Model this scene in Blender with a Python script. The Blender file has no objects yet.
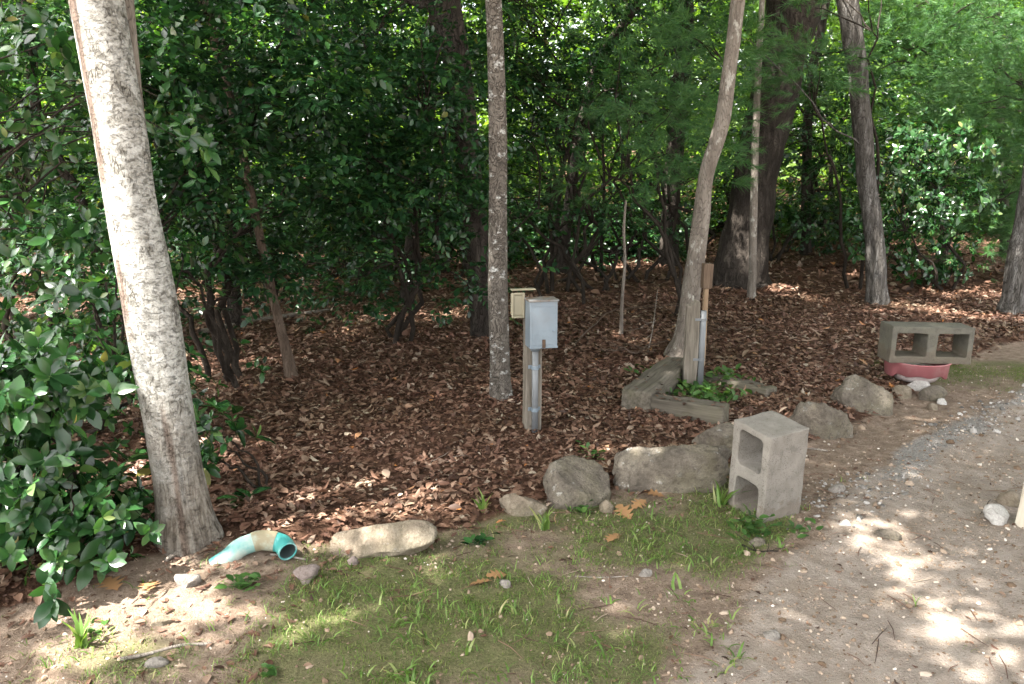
import bpy, bmesh, math
import numpy as np
from mathutils import Vector, Matrix

rng = np.random.default_rng(7)
R = math.radians
sc = bpy.context.scene
COL = sc.collection

# ------------------------------------------------------------------ camera
F_PX, W, H = 797.0, 1024.0, 684.0
PITCH = R(12.0)
CAM = np.array([0.0, 0.0, 1.6])
cp, sp = math.cos(PITCH), math.sin(PITCH)


def ray(px, py):
    a, b = (px - W / 2) / F_PX, (py - H / 2) / F_PX
    return np.array([a, cp - b * sp, -sp - b * cp])


# ------------------------------------------------------------------ noise
def _hash(ix, iy, iz, seed):
    h = (ix * 374761393 + iy * 668265263 + iz * 2147483647 + seed * 974711) & 0xFFFFFFFF
    h = ((h ^ (h >> 13)) * 1274126177) & 0xFFFFFFFF
    h = ((h ^ (h >> 16)) * 2246822519) & 0xFFFFFFFF
    h = h ^ (h >> 15)
    return (h & 0xFFFFFF) / float(0xFFFFFF)


def vn3(x, y, z, seed=0):
    x, y, z = np.broadcast_arrays(np.asarray(x, float), np.asarray(y, float), np.asarray(z, float))
    ix, iy, iz = np.floor(x).astype(np.int64), np.floor(y).astype(np.int64), np.floor(z).astype(np.int64)
    fx, fy, fz = x - ix, y - iy, z - iz
    ux, uy, uz = fx * fx * (3 - 2 * fx), fy * fy * (3 - 2 * fy), fz * fz * (3 - 2 * fz)
    o = 0
    for a in (0, 1):
        for b in (0, 1):
            for c in (0, 1):
                o = o + (ux if a else 1 - ux) * (uy if b else 1 - uy) * (uz if c else 1 - uz) * _hash(ix + a, iy + b, iz + c, seed)
    return o


def vn2(x, y, seed=0):
    x, y = np.broadcast_arrays(np.asarray(x, float), np.asarray(y, float))
    ix, iy = np.floor(x).astype(np.int64), np.floor(y).astype(np.int64)
    fx, fy = x - ix, y - iy
    ux, uy = fx * fx * (3 - 2 * fx), fy * fy * (3 - 2 * fy)
    h = lambda a, b: _hash(ix + a, iy + b, 0, seed)
    return (h(0, 0) * (1 - ux) + h(1, 0) * ux) * (1 - uy) + (h(0, 1) * (1 - ux) + h(1, 1) * ux) * uy


def fbm2(x, y, s, octaves=4, seed=0):
    o, amp, tot = 0, 1.0, 0.0
    for k in range(octaves):
        o = o + amp * vn2(np.asarray(x) / s + 17.3 * k, np.asarray(y) / s - 9.1 * k, seed + k)
        tot += amp
        amp *= 0.5
        s *= 0.5
    return o / tot


def sstep(a, b, x):
    t = np.clip((np.asarray(x, float) - a) / (b - a), 0, 1)
    return t * t * (3 - 2 * t)


# ------------------------------------------------------------------ terrain
def flat(px, py, z=0.0):
    d = ray(px, py)
    t = (z - CAM[2]) / d[2]
    return CAM + d * t


_line = np.array([flat(a, b)[:2] for a, b in ((-160, 690), (0, 615), (110, 575), (215, 556), (330, 552), (435, 535), (520, 508),
                                              (590, 500), (690, 484), (752, 462), (830, 436), (905, 398), (1000, 345), (1180, 320))])
_path = np.array([flat(a, b)[:2] for a, b in ((640, 760), (700, 684), (745, 610), (800, 545), (842, 495), (905, 452), (1024, 396), (1150, 362))])
_o = np.argsort(_path[:, 1])
_path = _path[_o]


def woods_d(x, y):
    yl = np.interp(x, _line[:, 0], _line[:, 1])
    return y - yl + (fbm2(x, y, 0.5, 3, 5) - 0.5) * 0.22


def path_d(x, y):
    xl = np.interp(y, _path[:, 1], _path[:, 0])
    return x - xl + (fbm2(x, y, 0.5, 3, 8) - 0.5) * 0.3


def terrain(x, y):
    x = np.asarray(x, float)
    y = np.asarray(y, float)
    w = sstep(-0.12, 0.2, woods_d(x, y))
    z = 0.05 * w
    z = z + 0.05 * (fbm2(x, y, 1.6, 3, 1) - 0.5) * (1 + 0.6 * w)
    z = z + 0.022 * (fbm2(x, y, 0.3, 3, 2) - 0.5)
    z = z + 0.016 * (fbm2(x, y, 0.07, 3, 3) - 0.5)
    z = z + 0.018 * np.maximum(0, y - 9.0) + 0.03 * np.maximum(0, y - 9) * sstep(2, 6, x)
    z = z + 0.06 * np.exp(-((x + 1.35) ** 2 + (y - 3.1) ** 2) / 0.25)
    z = z - 0.03 * sstep(0, 0.5, path_d(x, y)) * (1 - w)
    return z


def G(px, py):
    d = ray(px, py)
    t = 0.5
    ts = np.geomspace(0.8, 60, 4000)
    p = CAM[None] + d[None] * ts[:, None]
    below = p[:, 2] < terrain(p[:, 0], p[:, 1])
    i = int(np.argmax(below)) if below.any() else len(ts) - 1
    q = p[i].copy()
    q[2] = float(terrain(q[0], q[1]))
    return q


def AT(px, py, y):
    d = ray(px, py)
    return CAM + d * (y / d[1])


def gz(x, y):
    return float(terrain(x, y))


# ------------------------------------------------------------------ mesh helpers
def link(o, parent=None):
    COL.objects.link(o)
    if parent is not None:
        o.parent = parent
    return o


def mesh_tris(name, V, T, mat, parent=None, smooth=True, loc=None):
    me = bpy.data.meshes.new(name)
    V = np.asarray(V, np.float32)
    T = np.asarray(T, np.int32)
    me.vertices.add(len(V))
    me.vertices.foreach_set('co', V.ravel())
    k = T.shape[1]
    me.loops.add(T.size)
    me.loops.foreach_set('vertex_index', T.ravel())
    me.polygons.add(len(T))
    me.polygons.foreach_set('loop_start', np.arange(0, T.size, k, dtype=np.int32))
    me.polygons.foreach_set('loop_total', np.full(len(T), k, np.int32))
    me.polygons.foreach_set('use_smooth', np.full(len(T), smooth, bool))
    me.update(calc_edges=True)
    me.validate()
    if mat is not None:
        for m in (mat if isinstance(mat, (list, tuple)) else [mat]):
            me.materials.append(m)
    o = bpy.data.objects.new(name, me)
    if loc is not None:
        o.location = loc
    return link(o, parent)


def bm_obj(name, bm, mat, parent=None, smooth=False, loc=None):
    me = bpy.data.meshes.new(name)
    bm.normal_update()
    bm.to_mesh(me)
    bm.free()
    me.materials.append(mat)
    if smooth:
        me.polygons.foreach_set('use_smooth', np.ones(len(me.polygons), bool))
    o = bpy.data.objects.new(name, me)
    if loc is not None:
        o.location = loc
    return link(o, parent)


def tag(o, label, cat, group=None, kind=None):
    o['label'] = label
    o['category'] = cat
    if group:
        o['group'] = group
    if kind:
        o['kind'] = kind
    return o


def thing(name, label, cat, loc, rz=0.0, group=None):
    o = bpy.data.objects.new(name, None)
    o.empty_display_size = 0.1
    o.location = loc
    o.rotation_euler = (0, 0, rz)
    link(o)
    return tag(o, label, cat, group)


def tube(P, rad, sides=10, rough=0.0, seed=0, cap=True, flare=None):
    """tapering tube along P; returns verts, quads(as 4-index)."""
    P = np.asarray(P, float)
    n = len(P)
    rad = np.broadcast_to(np.asarray(rad, float), (n,))
    T = np.gradient(P, axis=0)
    T /= np.linalg.norm(T, axis=1)[:, None] + 1e-9
    ref = np.array([1.0, 0, 0]) if abs(T[0][0]) < 0.9 else np.array([0, 1.0, 0])
    a = np.linspace(0, 2 * math.pi, sides, endpoint=False)
    V = []
    u = ref - T[0] * ref.dot(T[0])
    u /= np.linalg.norm(u)
    for i in range(n):
        u = u - T[i] * u.dot(T[i])
        u /= np.linalg.norm(u)
        v = np.cross(T[i], u)
        ring = np.cos(a)[:, None] * u + np.sin(a)[:, None] * v
        r = np.full(sides, rad[i])
        if rough:
            q = P[i] + ring * rad[i]
            r = r * (1 + rough * 2 * (vn3(q[:, 0] / 0.07, q[:, 1] / 0.07, q[:, 2] / 0.25, seed) - 0.5)
                     + rough * 1.5 * (vn3(ring[:, 0] * 1.3, ring[:, 1] * 1.3, q[:, 2] / 0.5, seed + 3) - 0.5))
        if flare is not None:
            r = r * (1 + flare(i / (n - 1), a))
        V.append(P[i] + ring * r[:, None])
    V = np.concatenate(V)
    Q = []
    for i in range(n - 1):
        for j in range(sides):
            k = (j + 1) % sides
            Q.append((i * sides + j, i * sides + k, (i + 1) * sides + k, (i + 1) * sides + j))
    Q = np.array(Q)
    if cap:
        V = np.concatenate([V, P[-1:]])
        c = len(V) - 1
        b = (n - 1) * sides
        Q = np.concatenate([Q, np.array([(b + j, b + (j + 1) % sides, c, c) for j in range(sides)])])
    T3 = np.concatenate([Q[:, [0, 1, 2]], Q[:, [0, 2, 3]]])
    T3 = T3[(T3[:, 0] != T3[:, 1]) & (T3[:, 1] != T3[:, 2]) & (T3[:, 0] != T3[:, 2])]
    return V, T3


class Bag:
    def __init__(s):
        s.V, s.T, s.n = [], [], 0

    def add(s, V, T):
        s.V.append(np.asarray(V, float))
        s.T.append(np.asarray(T) + s.n)
        s.n += len(V)

    def build(s, name, mat, parent=None, origin=(0, 0, 0), smooth=True):
        return mesh_tris(name, np.concatenate(s.V) - np.asarray(origin), np.concatenate(s.T), mat, parent, smooth)


def smooth_path(P, n):
    P = np.asarray(P, float)
    m = len(P)
    Pp = np.concatenate([[2 * P[0] - P[1]], P, [2 * P[-1] - P[-2]]])
    out = []
    for t in np.linspace(0, m - 1, n):
        i = min(int(t), m - 2)
        f = t - i
        a, b, c, d = Pp[i:i + 4]
        out.append(0.5 * (2 * b + (c - a) * f + (2 * a - 5 * b + 4 * c - d) * f * f + (3 * b - a - 3 * c + d) * f ** 3))
    return np.array(out)


# ------------------------------------------------------------------ materials
def new_mat(name):
    m = bpy.data.materials.new(name)
    m.use_nodes = True
    nt = m.node_tree
    for n in list(nt.nodes):
        nt.nodes.remove(n)
    return m, nt


class NT:
    def __init__(s, nt):
        s.nt = nt

    def n(s, t, **kw):
        x = s.nt.nodes.new(t)
        for k, v in kw.items():
            if k == 'ins':
                for a, b in v.items():
                    x.inputs[a].default_value = b
            else:
                setattr(x, k, v)
        return x

    def l(s, a, b):
        s.nt.links.new(a, b)

    def noise(s, vec, scale, detail=4, rough=0.55, dist=0.0):
        x = s.n('ShaderNodeTexNoise')
        x.inputs['Scale'].default_value = scale
        x.inputs['Detail'].default_value = detail
        x.inputs['Roughness'].default_value = rough
        x.inputs['Distortion'].default_value = dist
        if vec is not None:
            s.l(vec, x.inputs['Vector'])
        return x.outputs['Fac']

    def ramp(s, fac, stops):
        x = s.n('ShaderNodeValToRGB')
        e = x.color_ramp.elements
        while len(e) < len(stops):
            e.new(0.5)
        for i, (p, c) in enumerate(stops):
            e[i].position = p
            e[i].color = (*c, 1) if len(c) == 3 else c
        s.l(fac, x.inputs[0])
        return x.outputs[0]

    def fr(s, fac, a, b):
        if a > b:
            return s.ramp(fac, [(b, (1, 1, 1)), (a, (0, 0, 0))])
        return s.ramp(fac, [(a, (0, 0, 0)), (b, (1, 1, 1))])

    def mix(s, fac, a, b, mode='MIX'):
        x = s.n('ShaderNodeMix', data_type='RGBA', blend_type=mode)
        for sock, v in ((x.inputs[0], fac), (x.inputs[6], a), (x.inputs[7], b)):
            if isinstance(v, (int, float)):
                sock.default_value = v
            elif isinstance(v, tuple):
                sock.default_value = (*v, 1)
            else:
                s.l(v, sock)
        return x.outputs[2]

    def math(s, op, a, b=None):
        x = s.n('ShaderNodeMath', operation=op)
        for i, v in enumerate((a, b)):
            if v is None:
                continue
            if isinstance(v, (int, float)):
                x.inputs[i].default_value = v
            else:
                s.l(v, x.inputs[i])
        return x.outputs[0]

    def coords(s, scale=(1, 1, 1), kind='Object'):
        t = s.n('ShaderNodeTexCoord')
        m = s.n('ShaderNodeMapping')
        m.inputs['Scale'].default_value = scale
        s.l(t.outputs[kind], m.inputs['Vector'])
        return m.outputs[0]

    def bump(s, h, strength=0.5, dist=0.01, normal=None):
        b = s.n('ShaderNodeBump')
        b.inputs['Strength'].default_value = strength
        b.inputs['Distance'].default_value = dist
        s.l(h, b.inputs['Height'])
        if normal is not None:
            s.l(normal, b.inputs['Normal'])
        return b.outputs[0]

    def out(s, base, rough=0.8, normal=None, spec=0.3, metal=0.0):
        p = s.n('ShaderNodeBsdfPrincipled')
        o = s.n('ShaderNodeOutputMaterial')
        for sock, v in (('Base Color', base), ('Roughness', rough), ('Metallic', metal), ('Specular IOR Level', spec)):
            if isinstance(v, (int, float)):
                p.inputs[sock].default_value = v
            elif isinstance(v, tuple):
                p.inputs[sock].default_value = (*v, 1)
            else:
                s.l(v, p.inputs[sock])
        if normal is not None:
            s.l(normal, p.inputs['Normal'])
        s.l(p.outputs[0], o.inputs[0])
        return p, o


def leaf_mat(name, stops, trans=0.3, rough=0.35, spec=0.5, tcol=None):
    m, nt = new_mat(name)
    k = NT(nt)
    g = k.n('ShaderNodeNewGeometry')
    c = k.ramp(g.outputs['Random Per Island'], stops)
    nz = k.noise(k.coords((1, 1, 1)), 0.9, 2)
    c = k.mix(k.fr(nz, 0.3, 0.7), k.mix(1.0, c, (0.72, 0.8, 0.72), 'MULTIPLY'), c)
    p, o = k.out(c, rough, None, spec)
    tr = k.n('ShaderNodeBsdfTranslucent')
    k.l(k.mix(1.0, c, tcol or (1.9, 1.9, 0.7), 'MULTIPLY'), tr.inputs[0])
    ms = k.n('ShaderNodeMixShader')
    ms.inputs[0].default_value = trans
    k.l(p.outputs[0], ms.inputs[1])
    k.l(tr.outputs[0], ms.inputs[2])
    k.l(ms.outputs[0], o.inputs[0])
    return m


M = {}
M['laurel'] = leaf_mat('laurel_leaf', [(0, (0.011, 0.038, 0.013)), (0.5, (0.024, 0.075, 0.023)), (0.88, (0.05, 0.125, 0.036)), (0.985, (0.12, 0.20, 0.07)), (1, (0.22, 0.18, 0.06))], 0.25, 0.25, 0.6)
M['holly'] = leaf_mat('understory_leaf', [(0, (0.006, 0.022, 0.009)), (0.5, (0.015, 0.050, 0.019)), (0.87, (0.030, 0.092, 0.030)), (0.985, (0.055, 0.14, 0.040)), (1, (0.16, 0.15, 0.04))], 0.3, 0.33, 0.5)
M['canopy'] = leaf_mat('canopy_leaf', [(0, (0.024, 0.062, 0.014)), (0.6, (0.042, 0.095, 0.020)), (1, (0.07, 0.135, 0.028))], 0.4, 0.45, 0.4)
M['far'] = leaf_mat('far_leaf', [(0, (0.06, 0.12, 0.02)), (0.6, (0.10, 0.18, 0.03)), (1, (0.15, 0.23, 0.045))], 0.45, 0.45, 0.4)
M['pine'] = leaf_mat('pine_needle', [(0, (0.035, 0.10, 0.036)), (0.6, (0.06, 0.145, 0.05)), (1, (0.10, 0.19, 0.06))], 0.25, 0.5, 0.3)
M['weed'] = leaf_mat('weed_leaf', [(0, (0.035, 0.085, 0.022)), (0.6, (0.06, 0.13, 0.032)), (1, (0.11, 0.18, 0.055))], 0.35, 0.45, 0.4)
M['grass'] = leaf_mat('grass_blade', [(0, (0.07, 0.13, 0.025)), (0.55, (0.12, 0.20, 0.045)), (0.85, (0.19, 0.26, 0.08)), (1, (0.32, 0.28, 0.15))], 0.3, 0.5, 0.3)
M['moss'] = leaf_mat('moss_tuft', [(0, (0.06, 0.095, 0.022)), (0.5, (0.105, 0.155, 0.036)), (0.85, (0.18, 0.215, 0.065)), (1, (0.24, 0.21, 0.11))], 0.2, 0.8, 0.1)
M['litter'] = leaf_mat('dead_leaf', [(0, (0.04, 0.02, 0.014)), (0.2, (0.092, 0.043, 0.029)), (0.55, (0.162, 0.084, 0.058)), (0.85, (0.23, 0.138, 0.10)), (0.96, (0.31, 0.22, 0.17)), (0.99, (0.40, 0.32, 0.26)), (1, (0.40, 0.15, 0.04))], 0.12, 0.6, 0.3, (1.3, 1.1, 0.9))
M['oak_leaf'] = leaf_mat('oak_dead_leaf', [(0, (0.26, 0.13, 0.06)), (1, (0.36, 0.20, 0.10))], 0.12, 0.6, 0.3, (1.3, 1.1, 0.9))


def bark(name, dark, mid, light, patch=0.5, zs=0.25, scale=14, bump=0.6, lichen=None, furrow=1.0, lz=0.5):
    m, nt = new_mat(name)
    k = NT(nt)
    co = k.coords((1, 1, zs))
    n1 = k.noise(co, scale, 6, 0.65, 0.6)
    n2 = k.noise(k.coords((1, 1, 1)), 5.0, 5, 0.6)
    v = k.n('ShaderNodeTexVoronoi', feature='DISTANCE_TO_EDGE')
    v.inputs['Scale'].default_value = scale * 1.6
    wv = k.n('ShaderNodeVectorMath', operation='ADD')
    wn = k.n('ShaderNodeTexNoise')
    wn.inputs['Scale'].default_value = 6
    k.l(co, wn.inputs['Vector'])
    k.l(co, wv.inputs[0])
    k.l(wn.outputs['Color'], wv.inputs[1])
    k.l(wv.outputs[0], v.inputs['Vector'])
    crack = k.fr(v.outputs['Distance'], 0.0, 0.09)
    c = k.ramp(n1, [(0.25, dark), (0.5, mid), (0.75, light)])
    c = k.mix(k.math('MULTIPLY', k.math('SUBTRACT', 1.0, crack), 0.7 * furrow), c, dark)
    if lichen:
        n3 = k.noise(k.coords((1, 1, lz)), 12, 7, 0.7)
        c = k.mix(k.fr(n3, 0.57, 0.63), c, lichen)
    h = k.math('ADD', k.math('MULTIPLY', crack, furrow), n1)
    k.out(c, 0.9, k.bump(h, bump, 0.012), 0.15)
    return m


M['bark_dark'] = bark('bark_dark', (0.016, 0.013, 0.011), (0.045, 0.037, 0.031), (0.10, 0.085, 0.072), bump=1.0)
M['bark_brown'] = bark('bark_brown', (0.05, 0.036, 0.027), (0.11, 0.08, 0.06), (0.19, 0.15, 0.12))
M['bark_grey'] = bark('bark_grey', (0.09, 0.075, 0.062), (0.19, 0.165, 0.14), (0.30, 0.27, 0.235), lichen=(0.36, 0.35, 0.31))
M['bark_oak'] = bark('bark_oak', (0.03, 0.026, 0.022), (0.095, 0.088, 0.08), (0.27, 0.26, 0.25), zs=0.16, scale=18, bump=1.0)
M['bark_lichen'] = bark('bark_lichen', (0.06, 0.052, 0.043), (0.12, 0.105, 0.09), (0.20, 0.18, 0.155), zs=0.7, scale=12, lichen=(0.44, 0.44, 0.42), furrow=0.9, bump=.9, lz=1.5)
M['stem'] = bark('stem_bark', (0.012, 0.0095, 0.0075), (0.03, 0.024, 0.019), (0.06, 0.049, 0.04), zs=0.3)
M['deadwood'] = bark('dead_wood', (0.13, 0.11, 0.09), (0.24, 0.21, 0.18), (0.36, 0.33, 0.29), zs=0.3)

# pale smooth bark of the big front tree, with a brown scar strip and a rough foot
m, nt = new_mat('bark_pale')
k = NT(nt)
at = k.n('ShaderNodeAttribute', attribute_name='scar').outputs['Fac']
ft = k.n('ShaderNodeAttribute', attribute_name='foot').outputs['Fac']
n1 = k.noise(k.coords((1, 1, 1.3)), 30, 10, 0.78, 0.2)
n2 = k.noise(k.coords((0.9, 0.9, 1.9)), 44, 8, 0.75, 0.6)
n3 = k.noise(k.coords((1, 1, 0.8)), 11, 6, 0.7, 0.6)
n4 = k.noise(k.coords((1, 1, 0.10)), 36, 8, 0.7, 0.8)
n5 = k.noise(k.coords((1, 1, 1)), 4, 3)
vo = k.n('ShaderNodeTexVoronoi', feature='DISTANCE_TO_EDGE')
vo.inputs['Scale'].default_value = 26
wn = k.n('ShaderNodeTexNoise')
wn.inputs['Scale'].default_value = 16
wn.inputs['Detail'].default_value = 6
wa = k.n('ShaderNodeVectorMath', operation='ADD')
cc = k.coords((1, 1, 0.35))
k.l(cc, wn.inputs['Vector']); k.l(cc, wa.inputs[0])
ws = k.n('ShaderNodeVectorMath', operation='SCALE'); ws.inputs['Scale'].default_value = 0.16
k.l(wn.outputs['Color'], ws.inputs[0]); k.l(ws.outputs[0], wa.inputs[1]); k.l(wa.outputs[0], vo.inputs['Vector'])
crk = k.math('MULTIPLY', k.fr(vo.outputs['Distance'], 0.05, 0.0), k.fr(n3, 0.48, 0.62))
c = k.ramp(n1, [(0.33, (0.12, 0.112, 0.098)), (0.44, (0.25, 0.243, 0.22)), (0.53, (0.39, 0.384, 0.36)), (0.66, (0.53, 0.527, 0.505))])
c = k.mix(k.math('MULTIPLY', k.fr(n3, 0.51, 0.62), 0.7), c, (0.185, 0.175, 0.148))
c = k.mix(k.math('MULTIPLY', k.fr(n3, 0.40, 0.30), 0.6), c, (0.52, 0.525, 0.50))
c = k.mix(k.math('MULTIPLY', k.fr(n2, 0.59, 0.64), 0.6), c, (0.13, 0.115, 0.098))
c = k.mix(k.math('MULTIPLY', crk, 0.85), c, (0.07, 0.058, 0.048))
furc = k.ramp(n4, [(0.36, (0.06, 0.048, 0.038)), (0.46, (0.17, 0.145, 0.12)), (0.56, (0.27, 0.24, 0.205)), (0.7, (0.37, 0.345, 0.31))])
c = k.mix(k.math('MULTIPLY', ft, k.fr(n5, 0.2, 0.5)), c, furc)
c = k.mix(at, c, k.ramp(n4, [(0.36, (0.06, 0.042, 0.033)), (0.5, (0.14, 0.105, 0.085)), (0.68, (0.25, 0.20, 0.165))]))
hh = k.math('ADD', k.math('MULTIPLY', n1, 0.8), k.math('SUBTRACT', k.math('MULTIPLY', n4, k.math('ADD', k.math('MULTIPLY', ft, 2.2), 0.15)), k.math('ADD', k.math('MULTIPLY', crk, .8), k.math('MULTIPLY', k.fr(n2, 0.55, 0.63), 0.5))))
k.out(c, 0.9, k.bump(hh, 1.0, 0.012), 0.15)
M['bark_pale'] = m


def concrete(name, col, dark, moss=None):
    m, nt = new_mat(name)
    k = NT(nt)
    co = k.coords()
    n1 = k.noise(co, 9, 6, 0.65)
    n2 = k.noise(co, 140, 4, 0.7)
    n3 = k.noise(co, 22, 4, 0.6)
    c = k.ramp(n1, [(0.25, dark), (0.55, col), (0.8, tuple(min(1, v * 1.18) for v in col))])
    c = k.mix(k.math('MULTIPLY', k.fr(n2, 0.58, 0.66), 0.45), c, tuple(v * 0.45 for v in col))
    c = k.mix(k.math('MULTIPLY', k.fr(n3, 0.60, 0.72), 0.5), c, tuple(v * 0.5 for v in col))
    if moss:
        c = k.mix(k.math('MULTIPLY', k.fr(n1, 0.42, 0.66), 0.45), c, moss)
    vp = k.n('ShaderNodeTexVoronoi')
    vp.inputs['Scale'].default_value = 130
    k.l(co, vp.inputs['Vector'])
    pore = k.math('MULTIPLY', k.fr(vp.outputs['Distance'], 0.30, 0.16), k.fr(n3, 0.42, 0.55))
    c = k.mix(k.math('MULTIPLY', pore, 0.7), c, tuple(v * 0.3 for v in col))
    sx = k.n('ShaderNodeSeparateXYZ')
    k.l(co, sx.inputs[0])
    spl = k.fr(k.math('ADD', sx.outputs[2], k.math('MULTIPLY', n3, -0.2)), 0.02, 0.0)
    c = k.mix(k.math('MULTIPLY', spl, 0.4), c, (0.13, 0.098, 0.072))
    st = k.noise(k.coords((1, 1, 0.35)), 7, 6, 0.75)
    c = k.mix(k.math('MULTIPLY', k.fr(st, 0.60, 0.70), 0.65), c, tuple(v * 0.33 for v in col))
    h = k.math('SUBTRACT', k.math('ADD', n2, k.math('MULTIPLY', n3, 0.8)), pore)
    k.out(c, 0.95, k.bump(h, 0.9, 0.005), 0.15)
    return m


M['block'] = concrete('grey_concrete', (0.225, 0.207, 0.182), (0.15, 0.136, 0.117))
M['block_old'] = concrete('mossy_concrete', (0.15, 0.14, 0.118), (0.08, 0.076, 0.062), (0.095, 0.098, 0.062))


def stone(name, a, b, c_, lichen=(0.42, 0.41, 0.37), amt=0.9, moss=0.0):
    m, nt = new_mat(name)
    k = NT(nt)
    co = k.coords()
    n1 = k.noise(co, 7, 7, 0.65, 0.4)
    n2 = k.noise(co, 60, 5, 0.7)
    n3 = k.noise(co, 16, 4, 0.55)
    c = k.ramp(n1, [(0.28, a), (0.5, b), (0.74, c_)])
    c = k.mix(k.math('MULTIPLY', k.fr(n2, 0.5, 0.68), 0.4), c, a)
    c = k.mix(k.math('MULTIPLY', k.fr(n3, 0.64, 0.70), amt), c, lichen)
    if moss:
        g = k.n('ShaderNodeNewGeometry')
        n4 = k.noise(co, 5, 4)
        c = k.mix(k.math('MULTIPLY', k.fr(n4, 0.45, 0.62), moss), c, (0.115, 0.103, 0.06))
    h = k.math('ADD', n2, k.math('MULTIPLY', n1, 2.0))
    c = k.mix(k.math('MULTIPLY', k.fr(k.noise(co, 150, 3, .7), 0.5, 0.62), 0.5), c, k.mix(1.0, c, (1.5, 1.5, 1.5), 'MULTIPLY'))
    c = k.mix(k.math('MULTIPLY', k.fr(k.noise(co, 33, 6, .7), 0.52, 0.62), 0.6), c, a)
    k.out(c, 0.9, k.bump(h, 1.0, 0.014), 0.2)
    return m


M['rock'] = stone('grey_rock', (0.062, 0.052, 0.042), (0.142, 0.122, 0.098), (0.225, 0.20, 0.166), (.34, .33, .30), moss=0.4)
M['rock_tan'] = stone('tan_rock', (0.12, 0.095, 0.07), (0.215, 0.178, 0.135), (0.32, 0.28, 0.225), (0.46, 0.44, 0.38), 0.8, 0.4)
M['rock_pale'] = stone('pale_rock', (0.13, 0.115, 0.10), (0.23, 0.208, 0.185), (0.32, 0.30, 0.275), amt=0.3)
M['rock_pink'] = stone('pinkish_rock', (0.12, 0.095, 0.085), (0.21, 0.17, 0.155), (0.29, 0.25, 0.23), amt=0.3)
M['rock_white'] = stone('white_rock', (0.28, 0.26, 0.24), (0.42, 0.40, 0.375), (0.52, 0.51, 0.49), amt=0.0)

m, nt = new_mat('gravel_stone')
k = NT(nt)
g = k.n('ShaderNodeNewGeometry')
c = k.ramp(g.outputs['Random Per Island'], [(0, (0.06, 0.057, 0.053)), (0.4, (0.17, 0.157, 0.143)), (0.75, (0.29, 0.272, 0.252)), (0.95, (0.42, 0.395, 0.37)), (1, (0.5, 0.47, 0.44))])
k.out(c, 0.9, k.bump(k.noise(k.coords(), 120, 3), 0.4, 0.003), 0.2)
M['gravel'] = m
m, nt = new_mat('soil_crumb')
k = NT(nt)
g = k.n('ShaderNodeNewGeometry')
c = k.ramp(g.outputs['Random Per Island'], [(0, (0.11, 0.075, 0.05)), (0.5, (0.22, 0.16, 0.115)), (0.9, (0.34, 0.27, 0.21)), (1, (0.55, 0.5, 0.44))])
k.out(c, 0.95, None, 0.1)
M['crumb'] = m


def wood(name, a, b, c_, zs=0.06, scale=40):
    m, nt = new_mat(name)
    k = NT(nt)
    n1 = k.noise(k.coords((1, 1, zs)), scale, 6, 0.65, 0.3)
    n2 = k.noise(k.coords(), 6, 4)
    c = k.ramp(n1, [(0.28, a), (0.5, b), (0.75, c_)])
    c = k.mix(k.math('MULTIPLY', k.fr(n2, 0.5, 0.75), 0.4), c, a)
    k.out(c, 0.9, k.bump(n1, 0.7, 0.006), 0.15)
    return m


M['post_wood'] = wood('weathered_post', (0.075, 0.063, 0.05), (0.155, 0.137, 0.112), (0.235, 0.212, 0.18))
M['post_brown'] = wood('brown_post', (0.16, 0.10, 0.06), (0.28, 0.20, 0.13), (0.38, 0.30, 0.22))
M['post_dark'] = wood('dark_stake', (0.06, 0.04, 0.03), (0.12, 0.085, 0.06), (0.19, 0.14, 0.10))
M['pale_board'] = wood('pale_board', (0.33, 0.29, 0.22), (0.46, 0.41, 0.33), (0.56, 0.52, 0.44))


def timber_mat():
    m, nt = new_mat('old_timber')
    k = NT(nt)
    n1 = k.noise(k.coords((0.06, 1, 1)), 36, 6, 0.65, 0.3)
    n2 = k.noise(k.coords(), 7, 5)
    c = k.ramp(n1, [(0.28, (0.04, 0.034, 0.027)), (0.5, (0.10, 0.088, 0.07)), (0.75, (0.18, 0.16, 0.13))])
    c = k.mix(k.math('MULTIPLY', k.fr(n2, 0.5, 0.7), 0.4), c, (0.10, 0.095, 0.055))
    k.out(c, 0.92, k.bump(n1, 0.8, 0.008), 0.15)
    return m


M['timber'] = timber_mat()


def plain(name, col, rough=0.5, metal=0.0, var=0.15, scale=25, spec=0.4, dirt=None, dth=(0.55, 0.7), zs=1.0):
    m, nt = new_mat(name)
    k = NT(nt)
    n1 = k.noise(k.coords((1, 1, zs)), scale, 5, 0.65)
    c = k.mix(n1, tuple(v * (1 - var) for v in col), tuple(min(1, v * (1 + var)) for v in col))
    if dirt:
        n2 = k.noise(k.coords((1, 1, zs)), scale * 0.5, 5, 0.65)
        c = k.mix(k.fr(n2, *dth), c, dirt)
    k.out(c, rough, k.bump(n1, 0.15, 0.003), spec, metal)
    return m


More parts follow.
